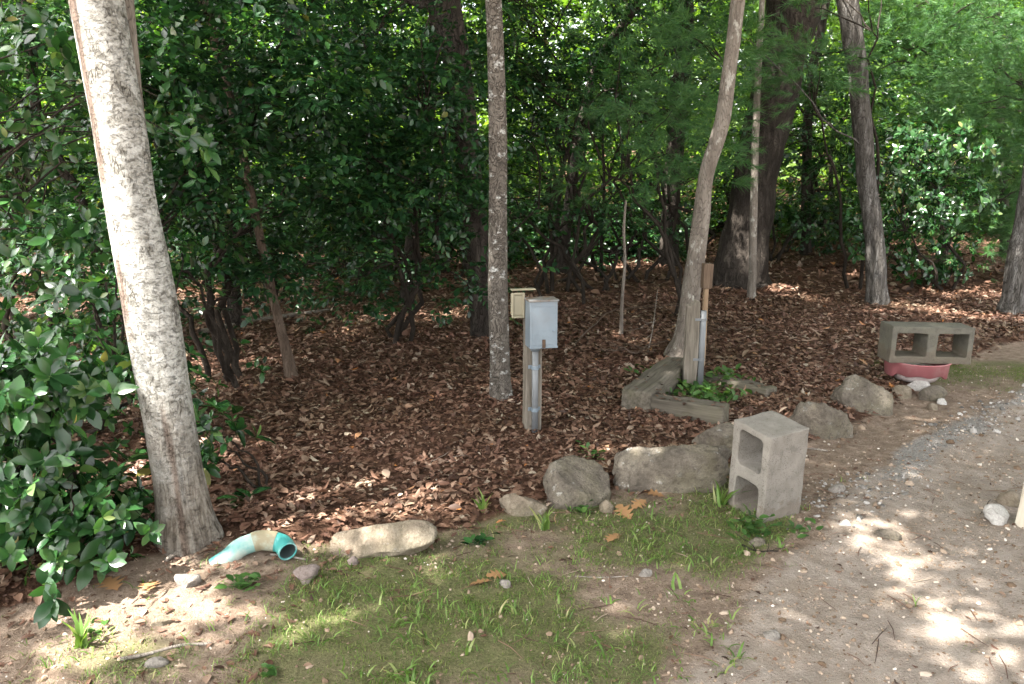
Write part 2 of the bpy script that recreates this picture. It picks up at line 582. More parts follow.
M['galv'] = plain('galvanised_metal', (0.19, 0.235, 0.275), 0.45, 0.4, 0.35, 14, 0.5, (0.16, 0.18, 0.20), (0.5, 0.75))
M['rust'] = plain('rusty_lid', (0.20, 0.205, 0.205), 0.7, 0.3, 0.3, 20, 0.3, (0.13, 0.085, 0.05), (0.42, 0.6))
M['conduit'] = plain('grey_conduit', (0.14, 0.15, 0.158), 0.45, 0.0, 0.12, 20)
M['beige'] = plain('beige_plastic', (0.27, 0.245, 0.175), 0.5, 0.0, 0.12, 20, 0.4, (0.33, 0.28, 0.18), (0.58, 0.75))
M['teal'] = plain('teal_pipe', (0.08, 0.30, 0.29), 0.5, 0.0, 0.2, 14, 0.3, (0.36, 0.40, 0.36), (0.38, 0.62))
M['teal_clean'] = plain('teal_collar', (0.05, 0.27, 0.255), 0.42, 0.0, 0.15, 14, 0.4, (0.35, 0.50, 0.48), (0.58, 0.75))
M['elbow'] = plain('stained_elbow', (0.24, 0.21, 0.14), 0.7, 0.0, 0.25, 16, 0.2, (0.30, 0.36, 0.31), (0.48, 0.66))
M['pipe_in'] = plain('pipe_inside', (0.05, 0.07, 0.07), 0.7, 0.0, 0.3, 20)  # near-black tone puts the shade of the open bore into the colour
M['pale_pink'] = plain('chalky_pink', (0.42, 0.35, 0.34), .8, 0, .15, 14, .2, (0.50, 0.47, 0.45), (.45, .65))
M['pink'] = plain('pink_plastic', (0.36, 0.13, 0.14), 0.7, 0.0, 0.15, 12, 0.3, (0.40, 0.22, 0.215), (0.5, 0.72))


# ------------------------------------------------------------------ ground
def axis(lo, f0, f1, hi, step, grow):
    a = list(np.arange(f0, f1, step))
    d, v = step, a[-1]
    while v < hi:
        d *= grow
        v += d
        a.append(v)
    d, v = step, a[0]
    pre = []
    while v > lo:
        d *= grow
        v -= d
        pre.append(v)
    return np.array(pre[::-1] + a)


xs = axis(-70, -2.9, 4.4, 70, 0.019, 1.05)
ys = axis(-45, 1.9, 7.5, 110, 0.017, 1.045)
GX, GY = np.meshgrid(xs, ys)
GZ = terrain(GX, GY)
wd = woods_d(GX, GY)
pd = path_d(GX, GY)
A_w = sstep(-0.08, 0.10, wd)
A_p = sstep(-0.15, 0.15, pd) * (1 - A_w)
# grey gravel spilled along the left edge of the track
A_g = .8 * np.exp(-((pd - 0.04) / 0.22) ** 2) * sstep(3.3, 3.9, GY) * (1 - 0.6 * A_w) * sstep(.30, .55, fbm2(GX, GY, .5, 3, 66))
# moss: lawn patches, and the shaded verge right of the far block
mn = fbm2(GX, GY, 0.55, 4, 21)
c1, c2, c3, c4 = flat(430, 570), flat(690, 545), flat(985, 372), flat(560, 660)


def ell(c, rx, ry):
    return np.exp(-((GX - c[0]) / rx) ** 2 - ((GY - c[1]) / ry) ** 2)


lx = G(275, 600)[0]
bare = flat(640, 585)
lawn = sstep(.06, -.20, pd) * sstep(.13, .0, wd) * sstep(lx - .30, lx + .35, GX + .25 * (fbm2(GX, GY, .4, 3, 23) - .5))
lawn = lawn * sstep(1.5, 1.2, GX) * (1 - .42 * ell(bare, .30, .22)) * sstep(1.5, 1.9, GY)
moss_f = np.maximum.reduce([lawn, .95 * ell(c2, 0.42, 0.42), 0.9 * ell(c3, 1.4, 0.8), 0.7 * ell(flat(100, 665), 0.5, .25)])
A_m = sstep(0.26, 0.78, moss_f * (0.12 + 1.25 * mn)) * (1 - A_p * 0.8)
A_m = np.where(GX > 2.0, A_m, A_m * (1 - A_w))

m, nt = new_mat('earth')
k = NT(nt)
co = k.coords()
aw, ap, ag, am = (k.n('ShaderNodeAttribute', attribute_name=a).outputs['Fac'] for a in ('woods', 'path', 'gravel', 'moss'))
n_l = k.noise(co, 2.2, 5, 0.6)
n_m = k.noise(co, 14, 6, 0.65)
n_f = k.noise(co, 85, 5, 0.7)
n_g = k.noise(co, 240, 3, 0.7)
soil = k.ramp(n_m, [(0.28, (0.12, 0.086, 0.063)), (0.5, (0.225, 0.168, 0.127)), (0.74, (0.34, 0.267, 0.21))])
soil = k.mix(k.math('MULTIPLY', k.fr(n_f, 0.56, 0.66), 0.5), soil, (0.34, 0.27, 0.20))
soil = k.mix(k.math('MULTIPLY', k.fr(n_f, 0.46, 0.36), 0.5), soil, (0.08, 0.055, 0.038))
track = k.ramp(n_m, [(0.25, (0.21, 0.17, 0.14)), (0.5, (0.32, 0.268, 0.226)), (0.75, (0.42, 0.36, 0.31))])
track = k.mix(k.math('MULTIPLY', k.fr(n_l, 0.48, 0.66), 0.6), track, (0.22, 0.17, 0.125))
track = k.mix(k.math('MULTIPLY', k.fr(n_f, 0.58, 0.64), 0.7), track, (0.42, 0.38, 0.335))
track = k.mix(k.math('MULTIPLY', k.fr(n_g, 0.42, 0.34), 0.55), track, (0.12, 0.09, 0.07))
grav = k.ramp(n_f, [(0.3, (0.13, 0.118, 0.106)), (0.5, (0.25, 0.232, 0.214)), (0.7, (0.38, 0.355, 0.33))])
mossc = k.ramp(n_f, [(0.28, (0.052, 0.066, 0.024)), (0.5, (0.10, 0.118, 0.042)), (0.72, (0.18, 0.172, 0.08))])
mossc = k.mix(k.math('MULTIPLY', k.fr(n_m, 0.5, 0.7), 0.6), mossc, (0.17, 0.13, 0.075))
duff = k.ramp(n_m, [(0.28, (0.045, 0.024, 0.016)), (0.5, (0.085, 0.046, 0.030)), (0.74, (0.14, 0.082, 0.055))])
duff = k.mix(k.math('MULTIPLY', k.fr(n_f, 0.58, 0.66), 0.5), duff, (0.20, 0.13, 0.09))


def noisy(a, lo=0.35, hi=0.65, amt=0.5):
    s_ = k.math('ADD', a, k.math('MULTIPLY', k.math('SUBTRACT', n_m, 0.5), amt))
    return k.fr(s_, lo, hi)


c = k.mix(noisy(ap), soil, track)
c = k.mix(noisy(ag), c, grav)
c = k.mix(noisy(aw), c, duff)
c = k.mix(k.math('MULTIPLY', noisy(am, 0.25, 0.95, 1.1), .85), c, mossc)
h = k.math('ADD', k.math('MULTIPLY', n_f, 0.7), k.math('ADD', k.math('MULTIPLY', n_m, 0.9), k.math('MULTIPLY', n_g, 0.35)))
k.out(c, 0.95, k.bump(h, 1.0, 0.022), 0.1)
M['earth'] = m

ny, nx = GX.shape
idx = np.arange(nx * ny).reshape(ny, nx)
quads = np.stack([idx[:-1, :-1], idx[:-1, 1:], idx[1:, 1:], idx[1:, :-1]], -1).reshape(-1, 4)
VV = np.stack([GX, GY, GZ], -1).reshape(-1, 3)
fw = A_w.ravel()[quads].mean(1) > 0.5
fp = (A_p.ravel()[quads].mean(1) > 0.5) & ~fw
for nm, sel in (('forest_floor', fw), ('path', fp), ('ground', ~fw & ~fp)):
    q = quads[sel]
    u, inv = np.unique(q.ravel(), return_inverse=True)
    o = mesh_tris(nm, VV[u], inv.reshape(-1, 4), M['earth'])
    for an, arr in (('woods', A_w), ('path', A_p), ('gravel', A_g), ('moss', A_m)):
        a = o.data.attributes.new(an, 'FLOAT', 'POINT')
        a.data.foreach_set('value', arr.ravel()[u].astype(np.float32))
    lab = {'forest_floor': 'dark brown leaf-covered forest floor under the trees', 'path': 'bare tan dirt path at the right with gravel edge',
           'ground': 'bare soil and patchy moss in front of the stones'}[nm]
    tag(o, lab, nm.replace('_', ' '), None, 'structure')


# ------------------------------------------------------------------ leaves
def leaf_tpl(w=0.24, fold=0.08, droop=0.18, hi=True, st=None):
    if not hi:
        V = np.array([(0, 0, 0), (-w, .45, fold), (w, .45, fold), (0, .5, 0), (0, 1, -droop)], float)
        T = np.array([(0, 2, 3), (2, 4, 3), (0, 3, 1), (3, 4, 1)])
        return V, T
    st = st or ((.22, .62), (.5, 1.0), (.8, .66))
    V = [(0, 0, 0)]
    for t, ww in st:
        z = -droop * t * t
        V += [(-w * ww, t, z + fold * ww), (0, t, z), (w * ww, t, z + fold * ww)]
    V.append((0, 1, -droop))
    T = [(0, 3, 2), (0, 2, 1)]
    for i in range(len(st) - 1):
        a, b = 1 + 3 * i, 4 + 3 * i
        T += [(a, a + 1, b + 1), (a, b + 1, b), (a + 1, a + 2, b + 2), (a + 1, b + 2, b + 1)]
    a, e = 1 + 3 * (len(st) - 1), len(V) - 1
    T += [(a, a + 1, e), (a + 1, a + 2, e)]
    return np.array(V, float), np.array(T)


def frames(d, up=None, jit=0.3):
    """(N,3,3) matrices whose columns are x,y,z with y along d and z near up."""
    d = np.asarray(d, float)
    d = d / (np.linalg.norm(d, axis=1)[:, None] + 1e-9)
    n = len(d)
    if up is None:
        up = np.array([0, 0, 1.0])
    z = np.broadcast_to(up, (n, 3)) + rng.normal(0, jit, (n, 3))
    x = np.cross(d, z)
    x /= np.linalg.norm(x, axis=1)[:, None] + 1e-9
    z = np.cross(x, d)
    return np.stack([x, d, z], -1)


def scatter(V, T, Ms, locs, scales):
    n = len(locs)
    P = np.einsum('nij,vj->nvi', Ms * np.asarray(scales)[:, None, None], V) + locs[:, None, :]
    TT = T[None] + (np.arange(n) * len(V))[:, None, None]
    return P.reshape(-1, 3), TT.reshape(-1, 3)


def spray(kind, seed):
    """a twig-end with several leaves, unit = leaf length; twig along +Y."""
    r = np.random.default_rng(seed)
    b = Bag()
    if kind == 'whorl':
        n = r.integers(5, 9)
        for i in range(n):
            a = 2 * math.pi * i / n + r.normal(0, .4)
            V, T = leaf_tpl(r.uniform(.20, .27), .05, r.uniform(.1, .3))
            tilt = r.uniform(.5, 1.75)
            d = np.array([math.cos(a) * math.sin(tilt), math.cos(tilt), math.sin(a) * math.sin(tilt)])
            x = np.cross(d, [0, 1.0, 0]); x /= np.linalg.norm(x)
            z = np.cross(x, d)
            b.add(V * r.uniform(.5, 1.15) @ np.stack([x, d, z], -1).T + np.array([0, .3 * r.random() - .15, 0]), T)
    elif kind in ('alt', 'altlow'):
        n = 7 if kind == 'alt' else 6
        for i in range(n):
            s = -1 if i % 2 else 1
            t = i / (n - 1)
            a = s * r.uniform(.6, 1.15) * (1 - .75 * (t > .95))
            V, T = leaf_tpl(r.uniform(.24, .31), .06, r.uniform(.05, .3), hi=(kind == 'alt'))
            d = np.array([math.sin(a), math.cos(a), r.normal(-.1, .25)]); d /= np.linalg.norm(d)
            up = np.array([r.normal(0, .3), r.normal(0, .3), 1.0])
            x = np.cross(d, up); x /= np.linalg.norm(x)
            z = np.cross(x, d)
            b.add(V * r.uniform(.7, 1.1) @ np.stack([x, d, z], -1).T + np.array([0, t * 2.0, r.normal(0, .06) - .12 * t * t]), T)
    elif kind == 'pine':
        for i in range(46):
            t = r.uniform(0, 1.3)
            a = r.uniform(0, 2 * math.pi)
            el = r.uniform(.35, .9)
            d = np.array([math.cos(a) * math.sin(el), math.cos(el), math.sin(a) * math.sin(el)])
            p = np.array([0, t, 0])
            x = np.cross(d, r.normal(0, 1, 3)); x /= np.linalg.norm(x)
            L = r.uniform(.7, 1.1)
            b.add(np.array([p - x * .022, p + x * .022, p + d * L]), np.array([(0, 1, 2)]))
    return np.concatenate(b.V), np.concatenate(b.T)


SPR = {k_: [spray(k_, 100 + i) for i in range(5)] for k_ in ('whorl', 'alt', 'altlow', 'pine')}

# ------------------------------------------------------------------ sun direction and the gaps it shines through
SUN_EL, SUN_AZ = R(60), math.atan2(-0.55, -0.83)
SUN = np.array([math.cos(SUN_EL) * math.cos(SUN_AZ), math.cos(SUN_EL) * math.sin(SUN_AZ), math.sin(SUN_EL)])
GAPS = []
for px, py, r_ in ((862, 512, .17), (895, 548, .2), (845, 488, .10), (800, 590, .10), (1012, 615, .15), (930, 600, .07), (985, 560, .06), (850, 640, .06),
                   (960, 660, .06), (770, 610, .06), (690, 494, .09), (700, 520, .05), (670, 545, .05), (600, 545, .05),
                   (150, 590, .17), (165, 625, .14), (205, 575, .14), (110, 600, .10), (250, 600, .06), (220, 640, .05), (390, 525, .10), (350, 540, .07),
                   (560, 590, .05), (500, 620, .05), (640, 610, .06), (790, 520, .06), (830, 460, .07),
                   (470, 345, .25), (440, 352, .2), (610, 340, .12), (520, 330, .12), (760, 292, .3), (790, 296, .2), (925, 312, .25), (880, 315, .15), (960, 318, .2), (850, 285, .25),
                   (680, 268, .7), (370, 345, .2), (230, 290, .4), (310, 290, .4), (560, 275, .5), (1000, 320, .2)):
    g_ = flat(px, py)
    GAPS.append((g_[0], g_[1], r_))
# the front tree's stem and the right-hand bush stand in such gaps too
for p, r_ in (((-1.42, 3.05, 1.6), .22), ((-1.5, 3.05, 2.2), .22), ((-1.35, 3.05, 1.0), .2), (AT(930, 150, 10.0), .8), (AT(940, 60, 12.0), 1.3), (AT(880, 30, 14), 1.3), (AT(1000, 90, 13.0), 1.0), (AT(840, 120, 15), 1.0), (AT(620, 40, 15), 1.0), (AT(760, 60, 15.5), .9), (AT(60, 60, 9), .7), (AT(300, 40, 8), .5), (AT(540, 60, 12), .7), (AT(340, 20, 12), .6), (AT(25, 420, 2.6), .22), (AT(60, 330, 3.2), .2), (AT(20, 330, 3.6), .2), (AT(300, 240, 5.3), .25), (AT(70, 250, 4), .25)):
    p = np.asarray(p)
    g_ = p[:2] - SUN[:2] * p[2] / SUN[2]
    GAPS.append((g_[0], g_[1], r_))
for i in range(70):
    g_ = flat(rng.uniform(190, 1020), rng.uniform(285, 480))
    GAPS.append((g_[0], g_[1], rng.uniform(.05, .15) * (g_[1] / 5)))
for i in range(9):
    g_ = flat(rng.uniform(760, 1024), rng.uniform(430, 684))
    GAPS.append((g_[0], g_[1], rng.uniform(.03, .09)))
for i in range(16):
    g_ = flat(rng.uniform(270, 760), rng.uniform(500, 684))
    GAPS.append((g_[0], g_[1], rng.uniform(.04, .09)))
GAPS = np.array(GAPS)


def sunhit(P):
    return P[:, :2] - SUN[None, :2] * (P[:, 2:3] / SUN[2])


def cull_gaps(P, slack=0.0):
    g = sunhit(P)
    keep = np.ones(len(P), bool)
    for x, y, r_ in GAPS:
        d2 = (g[:, 0] - x) ** 2 + (g[:, 1] - y) ** 2
        keep &= d2 > (r_ * rng.uniform(0.8, 1.3, len(P)) + slack) ** 2
    return keep


def foliage(name, P, D, kind, size, mat, parent, origin, jit=0.35, cull=False, slack=0.12):
    P = np.asarray(P)
    D = np.asarray(D)
    if cull:
        kp = cull_gaps(P, slack)
        P, D = P[kp], D[kp]
    b = Bag()
    pick = rng.integers(0, 5, len(P))
    for v in range(5):
        s = pick == v
        if not s.any():
            continue
        V, T = SPR[kind][v]
        if kind == 'whorl':
            Ms = frames(D[s], np.array([0.3, 0.2, 0.9]), 0.6)
        else:
            Ms = frames(D[s], None, jit)
        b.add(*scatter(V, T, Ms, P[s], rng.uniform(.6, 1.25, s.sum()) * size))
    return b.build(name, mat, parent, origin)


def clumped(center, rad, nclump, per, csize, shell=0.55, hollow_low=False):
    """tips in uneven clumps spread through an ellipsoid; returns P, D(outward), clump centres"""
    center = np.asarray(center, float)
    rad = np.asarray(rad, float)
    u = rng.normal(0, 1, (nclump, 3))
    u /= np.linalg.norm(u, axis=1)[:, None]
    rr = rng.uniform(shell ** 3, 1, nclump) ** (1 / 3)
    C = center + u * rr[:, None] * rad
    P, D = [], []
    for c in C:
        n = int(per * rng.uniform(.5, 1.5))
        cs = csize * rng.uniform(.6, 1.35)
        q = rng.normal(0, 1, (n, 3)) * np.array([cs, cs, cs * .55])
        P.append(c + q)
        d = q / (np.linalg.norm(q, axis=1)[:, None] + 1e-6) + (c - center) / rad * .6 + rng.normal(0, .35, (n, 3))
        d[:, 2] = d[:, 2] * .5 + .05
        D.append(d)
    return np.concatenate(P), np.concatenate(D), C


def branch(a, b, r0, r1, n=8, wob=0.08, sides=6, sag=0.0):
    a, b = np.asarray(a, float), np.asarray(b, float)
    t = np.linspace(0, 1, n)[:, None]
    L = np.linalg.norm(b - a)
    P = a + (b - a) * t
    w = np.cumsum(rng.normal(0, 1, (n, 3)), axis=0)
    w = w - w[0] - (w[-1] - w[0]) * t
    P = P + w * wob * L / math.sqrt(n) + np.array([0, 0, 1.0]) * np.sin(t * math.pi) * sag * L
    return tube(P, np.linspace(r0, r1, n), sides), P


# ------------------------------------------------------------------ trees
def tree(name, label, pix, wpx, mat, height=8.5, crown=None, group=None, sides=18, rough=0.05, flare=0.25, y=None, cat='tree', dense=1.0, lean_y=0.0, fork=None):
    """pix: trunk centre line in the photo from the foot up; wpx: width in px at each; extended above the frame to the crown."""
    base = G(*pix[0]) if y is None else None
    if base is None:
        q = AT(pix[0][0], pix[0][1], y)
        base = np.array([q[0], q[1], gz(q[0], q[1])])
    Y = base[1]
    pts, rad = [], []
    for i, ((px, py), w) in enumerate(zip(pix, wpx)):
        p = base.copy() if i == 0 else AT(px, py, Y)
        if i == 0:
            p[2] -= 0.06
        pts.append(p)
        dist = (p - CAM) @ np.array([0, cp, -sp])
        rad.append(w * dist / F_PX / 2)
    d = pts[-1] - pts[-2]
    d = d / np.linalg.norm(d)
    if pts[-1][2] < height - 0.5:
        for f in (0.35, 0.7, 1.0):
            t = (height - pts[-1][2]) * f
            q = pts[len(pix) - 1] + (d * (1 - f * .5) + np.array([0, 0, f * .5])) * t / max(d[2], .5)
            pts.append(q)
            rad.append(rad[len(pix) - 1] * (1 - f * .75))
    pts = np.array(pts)
    pts[:, 1] += lean_y * (pts[:, 2] - pts[0, 2])
    n = 64
    P = smooth_path(pts, n)
    rr = np.interp(np.linspace(0, len(pts) - 1, n), np.arange(len(pts)), rad)
    P[3:, :2] += (np.stack([fbm2(P[3:, 2], 0 * P[3:, 2], .8, 2, int(base[0] * 99) % 97), fbm2(P[3:, 2], 5 + 0 * P[3:, 2], .8, 2, 31)], 1) - .5) * rr[3:, None] * .5
    hz = np.maximum(P[:, 2] - base[2], 0)
    rr = rr * (1 + flare * np.exp(-hz / .12))
    seed = int(abs(base[0] * 131 + base[1] * 17)) % 1000
    root = thing(name, label, cat, base, 0, group)
    b = Bag()
    ph = rng.uniform(0, 6)

    def fl(t, a):
        hh = t * (P[-1, 2] - base[2])
        return .16 * flare * 2 * np.exp(-hh / .15) * np.sin(4 * a + ph)
    b.add(*tube(P, rr, sides, rough, seed, flare=fl))
    C = []
    if crown:
        top = P[-1]
        ctr = np.array([top[0] + crown.get('dx', 0), top[1] + crown.get('dy', 0), crown.get('z', height - .5)])
        Pt, D, C = clumped(ctr, crown['r'], crown.get('n', 40), int(crown.get('per', 34) * dense), crown.get('cs', .6), .25)
        ok = Pt[:, 2] > crown.get('zmin', 3.4)
        # nothing of the high crowns hangs into the picture
        v = Pt - CAM
        vy = v[:, 1] * cp - v[:, 2] * sp
        vu = v[:, 1] * sp + v[:, 2] * cp
        ok &= ~((vy > 0.3) & (vu / np.maximum(vy, .01) < (W * .5 / F_PX) * .72) & (np.abs(v[:, 0]) / np.maximum(vy, .01) < .85) & (Pt[:, 1] < crown.get('clear', 12)))
        for c in C[::max(1, len(C) // 9)]:
            if c[2] < 3.6:
                continue
            i = int(np.clip(np.searchsorted(P[:, 2], c[2] - np.linalg.norm(c[:2] - top[:2]) * .5), n // 2, n - 3))
            (V, T), _ = branch(P[i], c, rr[i] * .5, .012, 7, .1, 6, .06)
            b.add(V, T)
        foliage('crown', Pt[ok], D[ok], crown.get('kind', 'altlow'), crown.get('size', .15), crown.get('mat', M['canopy']), root, base, cull=True, slack=crown.get('slack', .10))
    for f_, tgt, r0 in (fork or ()):
        i = int(f_ * n)
        (V, T), _ = branch(P[i], tgt, r0, r0 * .3, 10, .06, 8, .03)
        b.add(V, T)
    o = b.build('trunk', mat, root, base)
    return root, o, P, rr, base


# front pale tree --------------------------------------------------------
root, o, P, rr, base = tree('pale_tree', 'thick pale blotchy-barked tree trunk leaning left, beside the teal pipe',
                            [(187, 536), (180, 480), (162, 370), (138, 250), (114, 120), (97, 0)], [45, 46, 50, 50, 49, 51], M['bark_pale'], 7.5,
                            dict(r=(5.4, 4.3, 1.7), z=7.0, n=215, per=64, cs=.66, size=.17, dx=1.3, dy=-1.9, slack=.065), sides=64, rough=.05, flare=.42)
me = o.data
nv = len(me.vertices)
cof = np.zeros(nv * 3, np.float32)
me.vertices.foreach_get('co', cof)
cof = cof.reshape(-1, 3) + base
cz = np.clip(cof[:, 2], P[0, 2], P[-1, 2])
cx = np.interp(cz, P[:, 2], P[:, 0]); cy = np.interp(cz, P[:, 2], P[:, 1]); cr = np.interp(cz, P[:, 2], rr)
ang = np.arctan2(cof[:, 1] - cy, cof[:, 0] - cx)
hz = cof[:, 2] - base[2]
ca = -2.28 + .35 * (vn2(hz * 2.2, 0, 3) - .5)
dA = np.abs(np.angle(np.exp(1j * (ang - ca))))
scar = sstep(.36, .22, dA) * sstep(.75, 1.0, hz) * (vn2(hz * 5, ang * 2, 9) > .12)
dB = np.abs(np.angle(np.exp(1j * (ang + 1.25 + .2 * (vn2(hz * 3, 2, 5) - .5)))))
scar = np.maximum(scar, sstep(.16, .07, dB) * sstep(.66, .5, hz) * .9)
for nm, arr in (('scar', scar), ('foot', sstep(.75, .2, hz))):
    a = me.attributes.new(nm, 'FLOAT', 'POINT')
    a.data.foreach_set('value', arr.astype(np.float32))
# its second thinner stem rising just behind
s2 = np.array([AT(168, 370, base[1] + .02), AT(150, 250, base[1] + .06), AT(136, 130, base[1] + .10), AT(129, 60, base[1] + .12), AT(123, -40, base[1] + .14), AT(112, -300, base[1] + .2)])
P2 = smooth_path(s2, 50)
V, T = tube(P2, np.linspace(.04, .032, 50), 16, .10, 4)
mesh_tris('stem', V - base, T, M['bark_grey'], root)['label'] = 'thinner brown stem rising behind the main trunk'

# slim tree behind the metal box
tree('slim_tree', 'slim dark straight tree with whitish lichen bands, left of the metal box',
     [(501, 397), (500, 330), (498, 240), (497, 120), (494, 0)], [20, 20, 19, 18, 17], M['bark_lichen'], 8,
     dict(r=(3.8, 3.6, 1.6), z=7.2, n=70, per=40, cs=.6, size=.16, dx=-.8, dy=-.3), sides=24, rough=.05, flare=.2)
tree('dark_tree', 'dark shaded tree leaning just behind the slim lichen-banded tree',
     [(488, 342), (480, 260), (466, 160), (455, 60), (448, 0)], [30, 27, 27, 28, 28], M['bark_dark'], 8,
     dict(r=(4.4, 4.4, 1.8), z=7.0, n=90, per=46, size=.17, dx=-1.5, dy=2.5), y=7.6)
tree('leaning_tree', 'pale grey crooked tree leaning right behind the old wooden post',
     [(681, 358), (688, 310), (700, 225), (706, 175), (722, 120), (730, 60), (738, 0)], [27, 20, 17, 15, 15, 14, 14], M['bark_grey'], 8,
     dict(r=(3.4, 3.4, 1.6), z=7.0, n=60, per=38, size=.16, dx=-1.0), sides=22, rough=.07, flare=.45)
tree('big_dark_tree', 'massive dark rough trunk leaning right behind the pale crooked tree',
     [(738, 290), (745, 230), (762, 150), (780, 70), (796, 0)], [54, 46, 44, 48, 52], M['bark_dark'], 9.5,
     dict(r=(4.2, 4.2, 2.0), z=8.5, n=70, per=40, size=.18, zmin=5), y=11.0, sides=26, rough=.07)
tree('pale_sapling', 'thin pale straight sapling in front of the massive dark trunk',
     [(752, 292), (754, 200), (757, 100), (762, 0)], [8, 7.5, 7, 6], M['bark_grey'], 6, None, y=9.8, sides=10)
tree('furrowed_tree', 'grey furrowed tree curving up left beside the sunlit bush',
     [(878, 304), (874, 240), (866, 160), (855, 60), (846, 0)], [20, 18, 18, 19, 21], M['bark_oak'], 8.5,
     dict(r=(3.8, 3.8, 1.8), z=7.6, n=60, per=40, size=.16, zmin=4.4), sides=26, rough=.07, flare=.2, fork=[(.30, AT(735, 36, 8.6), .010)])
tree('brown_tree', 'thick brown leaning trunk cut off by the right edge',
     [(1012, 312), (1018, 270), (1026, 220), (1040, 120), (1052, 0)], [24, 22, 21, 21, 20], M['bark_oak'], 8.5,
     dict(r=(3.4, 3.4, 1.8), z=7.6, n=50, per=38, size=.16, zmin=4.6), sides=20, rough=.06)
tree('slanted_tree', 'small slanted grey-brown trunk at the edge of the left thicket',
     [(293, 378), (280, 325), (268, 275), (250, 190), (228, 90), (205, 0)], [12, 9, 8.5, 8.5, 9, 9], M['bark_brown'], 7,
     dict(r=(3.8, 3.8, 1.5), z=6.6, n=80, per=44, size=.16, dx=-1.2, dy=1.0), sides=16, rough=.06)
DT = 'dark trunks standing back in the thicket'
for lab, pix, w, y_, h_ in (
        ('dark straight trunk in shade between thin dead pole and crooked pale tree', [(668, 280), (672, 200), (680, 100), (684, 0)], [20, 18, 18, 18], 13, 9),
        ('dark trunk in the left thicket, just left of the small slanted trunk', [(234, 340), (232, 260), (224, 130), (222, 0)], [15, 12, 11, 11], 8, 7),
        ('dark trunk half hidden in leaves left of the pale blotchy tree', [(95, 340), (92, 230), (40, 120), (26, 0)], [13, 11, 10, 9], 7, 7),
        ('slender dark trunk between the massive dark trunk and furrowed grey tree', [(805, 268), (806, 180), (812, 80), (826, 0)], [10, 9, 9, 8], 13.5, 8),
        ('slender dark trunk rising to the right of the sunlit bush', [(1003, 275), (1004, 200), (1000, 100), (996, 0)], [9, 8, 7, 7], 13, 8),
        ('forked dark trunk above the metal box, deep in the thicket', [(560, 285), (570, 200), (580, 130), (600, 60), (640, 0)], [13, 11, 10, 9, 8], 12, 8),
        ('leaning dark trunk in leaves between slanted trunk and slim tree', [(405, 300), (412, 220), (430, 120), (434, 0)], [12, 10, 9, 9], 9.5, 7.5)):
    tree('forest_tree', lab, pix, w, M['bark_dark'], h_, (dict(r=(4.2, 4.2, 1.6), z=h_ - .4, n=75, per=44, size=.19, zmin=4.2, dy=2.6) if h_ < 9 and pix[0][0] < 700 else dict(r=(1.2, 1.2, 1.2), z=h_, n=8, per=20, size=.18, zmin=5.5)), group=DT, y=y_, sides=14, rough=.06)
tree('dead_pole', 'thin dead grey pole standing upright in leaf litter behind metal box',
     [(621, 335), (622, 300), (625, 262), (624, 230), (626, 200)], [4, 3.5, 3.2, 3, 2], M['bark_grey'], 1, None, cat='dead sapling', sides=8, flare=.1)


# ------------------------------------------------------------------ shrubs
def shrub(name, label, base, targets, kind, size, mat, nst=5, per=40, cs=.22, cat='shrub', group=None, stem_r=.018, stem_mat=None, cull=False, wob=.12, jit=.4, spread=.15, maxstems=6):
    """targets: clump centres (world). Stems run from the base to them; foliage hangs round the clumps."""
    base = np.array([base[0], base[1], gz(base[0], base[1])])
    root = thing(name, label, cat, base, 0, group)
    T_ = np.asarray(targets)
    ns = min(nst, len(T_))
    # main stems to spread-out targets, the remaining clumps branch off the nearest main stem
    order = rng.permutation(len(T_))
    mains = []
    for j in order[:ns]:
        a = base + np.array([rng.normal(0, spread), rng.normal(0, spread), -.04])
        a[2] = gz(a[0], a[1]) - .04
        (V, T), P = branch(a, T_[j], stem_r * rng.uniform(.8, 1.3), stem_r * .25, 14, wob, 7, .1)
        bb = Bag()
        bb.add(V, T)
        mains.append([P, bb])
    for j in order[ns:]:
        best, bi, bd = 0, 0, 1e9
        for q, (P, bb) in enumerate(mains):
            dd = np.linalg.norm(P[4:12] - T_[j], axis=1) + .4 * np.maximum(0, P[4:12, 2] - T_[j][2] + .1)
            i = int(np.argmin(dd))
            if dd[i] < bd:
                best, bi, bd = q, i + 4, dd[i]
        P, bb = mains[best]
        (V, T), _ = branch(P[bi], T_[j], stem_r * .45, stem_r * .15, 8, wob, 5, .08)
        bb.add(V, T)
    for P, bb in mains:
        bb.build('stem', stem_mat or M['stem'], root, base)
    Ps, Ds = [], []
    for c in T_:
        n = int(per * rng.uniform(.5, 1.5))
        s = cs * rng.uniform(.7, 1.3)
        q = rng.normal(0, 1, (n, 3)) * np.array([s, s, s * .6])
        Ps.append(c + q)
        d = q / (np.linalg.norm(q, axis=1)[:, None] + 1e-6) + rng.normal(0, .3, (n, 3))
        if kind == 'whorl':
            d = d * .7 + np.array([0, -.25, .55])
        elif kind == 'pine':
            d[:, 2] = d[:, 2] * .4 + .1
        else:
            d[:, 2] = d[:, 2] * .5 - .05
        Ds.append(d)
    Ps, Ds = np.concatenate(Ps), np.concatenate(Ds)
    ok = Ps[:, 2] > terrain(Ps[:, 0], Ps[:, 1]) + size * .25
    foliage('foliage', Ps[ok], Ds[ok], kind, size, mat, root, base, jit, cull, .1)
    return root


def box_targets(px0, py0, px1, py1, y0, y1, n, keep=None):
    out = []
    while len(out) < n:
        px, py, y = rng.uniform(px0, px1), rng.uniform(py0, py1), rng.uniform(y0, y1)
        if keep is not None and not keep(px, py):
            continue
        p = AT(px, py, y)
        if p[2] < gz(p[0], p[1]) + .08:
            continue
        out.append(p)
    return np.array(out)


